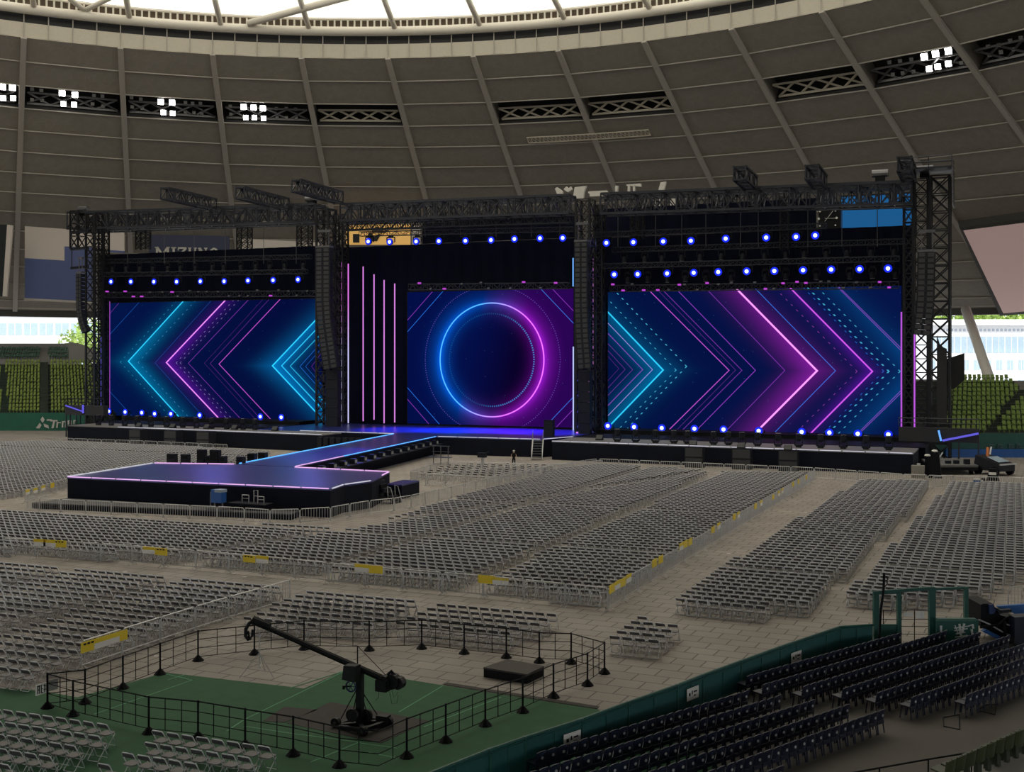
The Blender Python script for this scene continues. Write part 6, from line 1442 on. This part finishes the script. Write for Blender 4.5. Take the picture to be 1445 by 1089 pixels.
# person in front of the main stage
def person(label, loc, rz, shirt, trousers, skinc, cap):
    root = thing('person', label, 'person', loc, rz)
    me = bpy.data.meshes.new('body'); V = [(0, 0, .95), (0, 0, 1.15), (0, 0, 1.38), (0, 0, 1.50), (0, -.01, 1.62), (0, -.02, 1.72), (.19, 0, 1.40), (.27, -.05, 1.14), (.17, -.24, 1.02), (.10, -.30, 1.0), (-.19, 0, 1.40), (-.27, -.05, 1.14), (-.17, -.24, 1.02), (-.10, -.30, 1.0), (.10, 0, .90), (.11, -.01, .50), (.12, .02, .09), (.13, -.14, .04), (-.10, 0, .90), (-.11, .0, .50), (-.12, .02, .09), (-.13, -.14, .04)]
    Ed = [(0, 1), (1, 2), (2, 3), (3, 4), (4, 5), (2, 6), (6, 7), (7, 8), (8, 9), (2, 10), (10, 11), (11, 12), (12, 13), (0, 14), (14, 15), (15, 16), (16, 17), (0, 18), (18, 19), (19, 20), (20, 21)]
    Rr = [.15, .14, .17, .06, .095, .09, .075, .05, .04, .045, .075, .05, .04, .045, .10, .07, .05, .05, .10, .07, .05, .05]
    me.from_pydata(V, Ed, []); o = bpy.data.objects.new('body', me); COL.objects.link(o); sk = o.modifiers.new('skin', 'SKIN'); sb = o.modifiers.new('sub', 'SUBSURF'); sb.levels = 1; sb.render_levels = 1
    for i, v in enumerate(me.skin_vertices[0].data): v.radius = (Rr[i], Rr[i] * (.7 if i in (0, 1, 2) else 1)); v.use_root = i == 0
    for m in (mat('skin', skinc, .6), shirt, trousers): me.materials.append(m)
    dg = bpy.context.evaluated_depsgraph_get(); ev = bpy.data.meshes.new_from_object(o.evaluated_get(dg)); bpy.data.objects.remove(o)
    o = bpy.data.objects.new('body', ev); COL.objects.link(o); o.parent = root; ev.materials.clear()
    for m in (MATS['skin'], shirt, trousers): ev.materials.append(m)
    for p in ev.polygons:
        c = p.center; p.material_index = 0 if c.z > 1.5 or (abs(c.x) > .05 and c.y < -.1 and c.z > .9) or (abs(c.x) > .22) else (1 if c.z > .93 else 2); p.use_smooth = True
    blob((0, -.005, 1.735), .125, .135, .10, 10).build('cap', cap, root); return root
person('person in white cap and black shirt before the main stage', G(725, 659), PHI, M_black, M_skirt, (.45, .30, .22), M_white)
# equipment at the right end
p = G(1343, 668); root = thing('lift_platform', 'grey flat platform trailer with tools at the right stage end', 'trailer', p, PHI)
b = B(); b.hexa([(-2.6, -1.2, .75), (2.2, -1.2, .75), (2.6, 4.2, .9), (-1.6, 4.2, .9), (-2.6, -1.2, .95), (2.2, -1.2, .95), (2.6, 4.2, 1.1), (-1.6, 4.2, 1.1)]); b.build('bed', mat('bed_grey', (.16, .16, .155), .6, var=.2), root)
b = B(); b.box(-2.6, -1.25, .45, 2.2, -1.1, .75); b.build('bumper', M_black, root)
for x, y in ((-2, -.6), (1.7, -.6), (-1.2, 3.4), (2, 3.4)):
    b = B(); b.tube([(x - .12, y, .36), (x + .12, y, .36)], .36, 12); b.build('wheel', M_black, root)
for (x, y, z, sx, sy, sz) in ((-1.9, -.6, .97, .7, .5, .25), (-.3, .2, .98, .5, .4, .3), (.5, .1, .98, .5, .4, .35), (1.4, -.3, .97, .5, .5, .5), (-1.2, 1.6, 1.0, .9, .5, .2)):
    b = B(); lbox(b, (x, y, z), sx, sy, sz); b.build('tool_case', M_spk, root)
b = B(); b.tube([(-.9, 1.6, 1.1), (.4, 3.6, 1.8)], .07, 6); b.beam((0, 3.8, 1.1), (1.9, 3.8, 1.15), .12); b.build('rail', M_steel, root)
p = G(1385, 670); p = (p[0] + 1.2, p[1] + 1.0, 0); root = thing('forklift', 'black machine with windscreen and orange lamp at the right stage end', 'vehicle', p, PHI + .5)
b = B(); b.hexa([(-1.1, -1.5, .45), (1.1, -1.5, .45), (1.1, 1.7, .45), (-1.1, 1.7, .45), (-1.1, -1.5, 1.15), (1.1, -1.5, 1.15), (1.0, 1.5, 1.9), (-1.0, 1.5, 1.9)]); b.build('body', M_spk, root)
b = B(); b.hexa([(-.8, -1.1, 1.32), (.8, -1.1, 1.32), (.75, .3, 1.75), (-.75, .3, 1.75), (-.8, -1.1, 1.36), (.8, -1.1, 1.36), (.75, .3, 1.79), (-.75, .3, 1.79)]); b.build('windscreen', M_glass, root)
for x, y in ((-1.1, -.9), (1.1, -.9), (-1.1, 1.1), (1.1, 1.1)):
    b = B(); b.tube([(x - .15, y, .45), (x + .15, y, .45)], .45, 12); b.build('wheel', M_black, root)
b = B(); b.tube([(.2, 1.0, 1.7), (.5, 1.2, 2.6)], .16, 7); b.build('orange_lamp', mat('orange', (.65, .20, .05), .5), root)
b = B(); b.beam((1.0, 1.5, 1.2), (1.5, 1.6, 2.6), .12); b.beam((-1.2, -1.6, 1.15), (1.2, -1.6, 1.15), .14); b.build('arm', M_steel, root)
for i, (px, py, h, w) in enumerate([(1309, 671, 2.0, .8), (1319, 674, 2.6, 1.3)]):
    p = G(px, py); root = thing('covered_gear', '%s black covered gear with pale top beside the lift platform' % ('smaller' if i == 0 else 'larger'), 'gear', p); b = B(); b.hexa([(-w / 2, -.4, 0), (w / 2, -.4, 0), (w / 2, .4, 0), (-w / 2, .4, 0), (-w * .25, -.3, h), (w * .3, -.3, h * .96), (w * .3, .3, h * .96), (-w * .25, .3, h)]); b.build('cover', M_black, root); blob((0, -.1, h), .3, .25, .16).build('top', M_paper, root)
p = G(1297, 674); root = thing('concrete_block', 'pale grey block beside the right end of the stage wing', 'block', p); b = B(); b.box(-.7, -.4, 0, .5, .4, 1.2); b.build('block', mat('pale_block', (.30, .28, .25), .8), root); b = B(); b.box(-.2, -.2, 1.2, .1, .2, 1.4); b.build('cap', M_steel, root)
def lamphead(root, H_):
    b = B(); b.hexa([(-.55, -.4, H_ - .9), (.55, -.4, H_ - .9), (.55, .4, H_ - .9), (-.55, .4, H_ - .9), (-.3, -.3, H_ + .2), (.3, -.3, H_ + .2), (.3, .3, H_ + .2), (-.3, .3, H_ + .2)]); b.build('cover', M_black, root); b = B(); b.box(-.36, -.42, H_ - .35, .3, -.36, H_ - .12); b.build('label_strip', M_paper, root)
tripod('black covered lamp on a stand before the right outfield wall', (1401, 683), 664, .4, M_black, lamphead)
p = G(1378, 683); root = thing('small_box', 'small blue and white box at the barrier by the machine', 'box', p); b = B(); b.box(-.3, -.2, 0, .3, .2, .4); b.build('box', M_blue, root); b = B(); b.box(-.3, -.2, .4, .3, .2, .55); b.build('lid', M_paper, root)
p = G(1386, 682); root = thing('small_box', 'small dark box beside the blue and white box', 'box', p); b = B(); b.box(-.25, -.2, 0, .25, .2, .5); b.build('box', M_spk, root); b = B(); b.box(-.1, -.22, .15, .1, -.2, .35); b.build('patch', M_paper, root)
# black machine with blue tarpaulin at the right border
Ym = 48.5
def mp_(px, py, dd=0.0): return vsub(D(px, py, Ym + dd), mo)
g = D(1412, 914, Ym); mo = (g[0], g[1], 0.0); root = thing('machine_cart', 'black machine with seat and rails under a blue sheet at right border', 'machine', mo)
def slab(P_, d0, d1, m, nm):
    b = B(); f = [mp_(x, y, d0) for x, y in P_]; k = [mp_(CX + (x - CX) * (Ym + d0) / (Ym + d1), CY + (y - CY) * (Ym + d0) / (Ym + d1), d1) for x, y in P_]; k = [tuple(Vector(p) + Vector((FX, FY, 0)) * (d1 - d0)) for p in f]
    b.face(f); b.face(k[::-1])
    for i in range(len(f)): b.face([f[i], k[i], k[(i + 1) % len(f)], f[(i + 1) % len(f)]])
    return b.build(nm, m, root)
slab([(1384, 853), (1388, 851.5), (1402, 852), (1406, 862), (1412, 868), (1420, 870), (1432, 869), (1440, 880), (1480, 878), (1480, 914), (1428, 914), (1400, 892), (1384, 884)], 0, 1.6, M_black, 'body')
slab([(1396, 853), (1402, 853), (1406, 861), (1402, 866), (1396, 866)], -.12, 0, mat('dark_blue_cover', (.01, .035, .13), .5), 'seat_cover')
slab([(1408, 855.5), (1480, 850), (1480, 872), (1440, 870), (1428, 864), (1412, 861)], 1.7, 1.9, mat('bright_blue_sheet', (.03, .17, .52), .5), 'blue_sheet')
slab([(1405, 857), (1412, 861), (1427, 859.5), (1428, 864), (1418, 864.5), (1410, 866)], -.2, 0, M_spk, 'console')
slab([(1421, 880), (1431, 883), (1431, 899), (1421, 896)], -.15, -.02, M_spk, 'side_hatch')
b = B(); b.tube([mp_(1381, 874, -.4), mp_(1397, 881, -.4), mp_(1419, 894, -.4), mp_(1432, 899, -.4)], .035, 6); b.tube([mp_(1419, 880, -.4), mp_(1424, 882, -.4), mp_(1432, 883, -.4)], .03, 5); b.build('pale_rail', M_steel, root)
b = B(); b.tube([mp_(1383, 885, -.5), mp_(1410, 881, -.5), mp_(1420, 872, -.5), mp_(1426, 869, -.5), mp_(1431, 873, -.5)], .05, 6); b.tube([mp_(1418, 877, -.5), mp_(1418, 900, -.5)], .06, 6); b.build('hoop', M_black, root)
slab([(1432, 871), (1480, 868), (1480, 912), (1432, 908)], -.9, -.3, mat('dark_navy_panel', (.006, .009, .03), .5), 'rear_box')
slab([(1392, 888), (1412, 898), (1410, 903), (1386, 891)], -.3, -.1, M_blue, 'blue_strap')
# ------------------------------------------------------------------ daylight
W = bpy.data.worlds.new('sky'); SC.world = W; W.use_nodes = True; nt = W.node_tree
bg = nt.nodes['Background']; bg.inputs[0].default_value = (.93, .97, 1.0, 1); bg.inputs[1].default_value = 2.1
sun = bpy.data.lights.new('sun', 'SUN'); sun.energy = 2.4; sun.angle = math.radians(20); sun.color = (1, .96, .91)
so = bpy.data.objects.new('sun', sun); COL.objects.link(so); so.rotation_euler = (math.radians(46), 0, PHI)
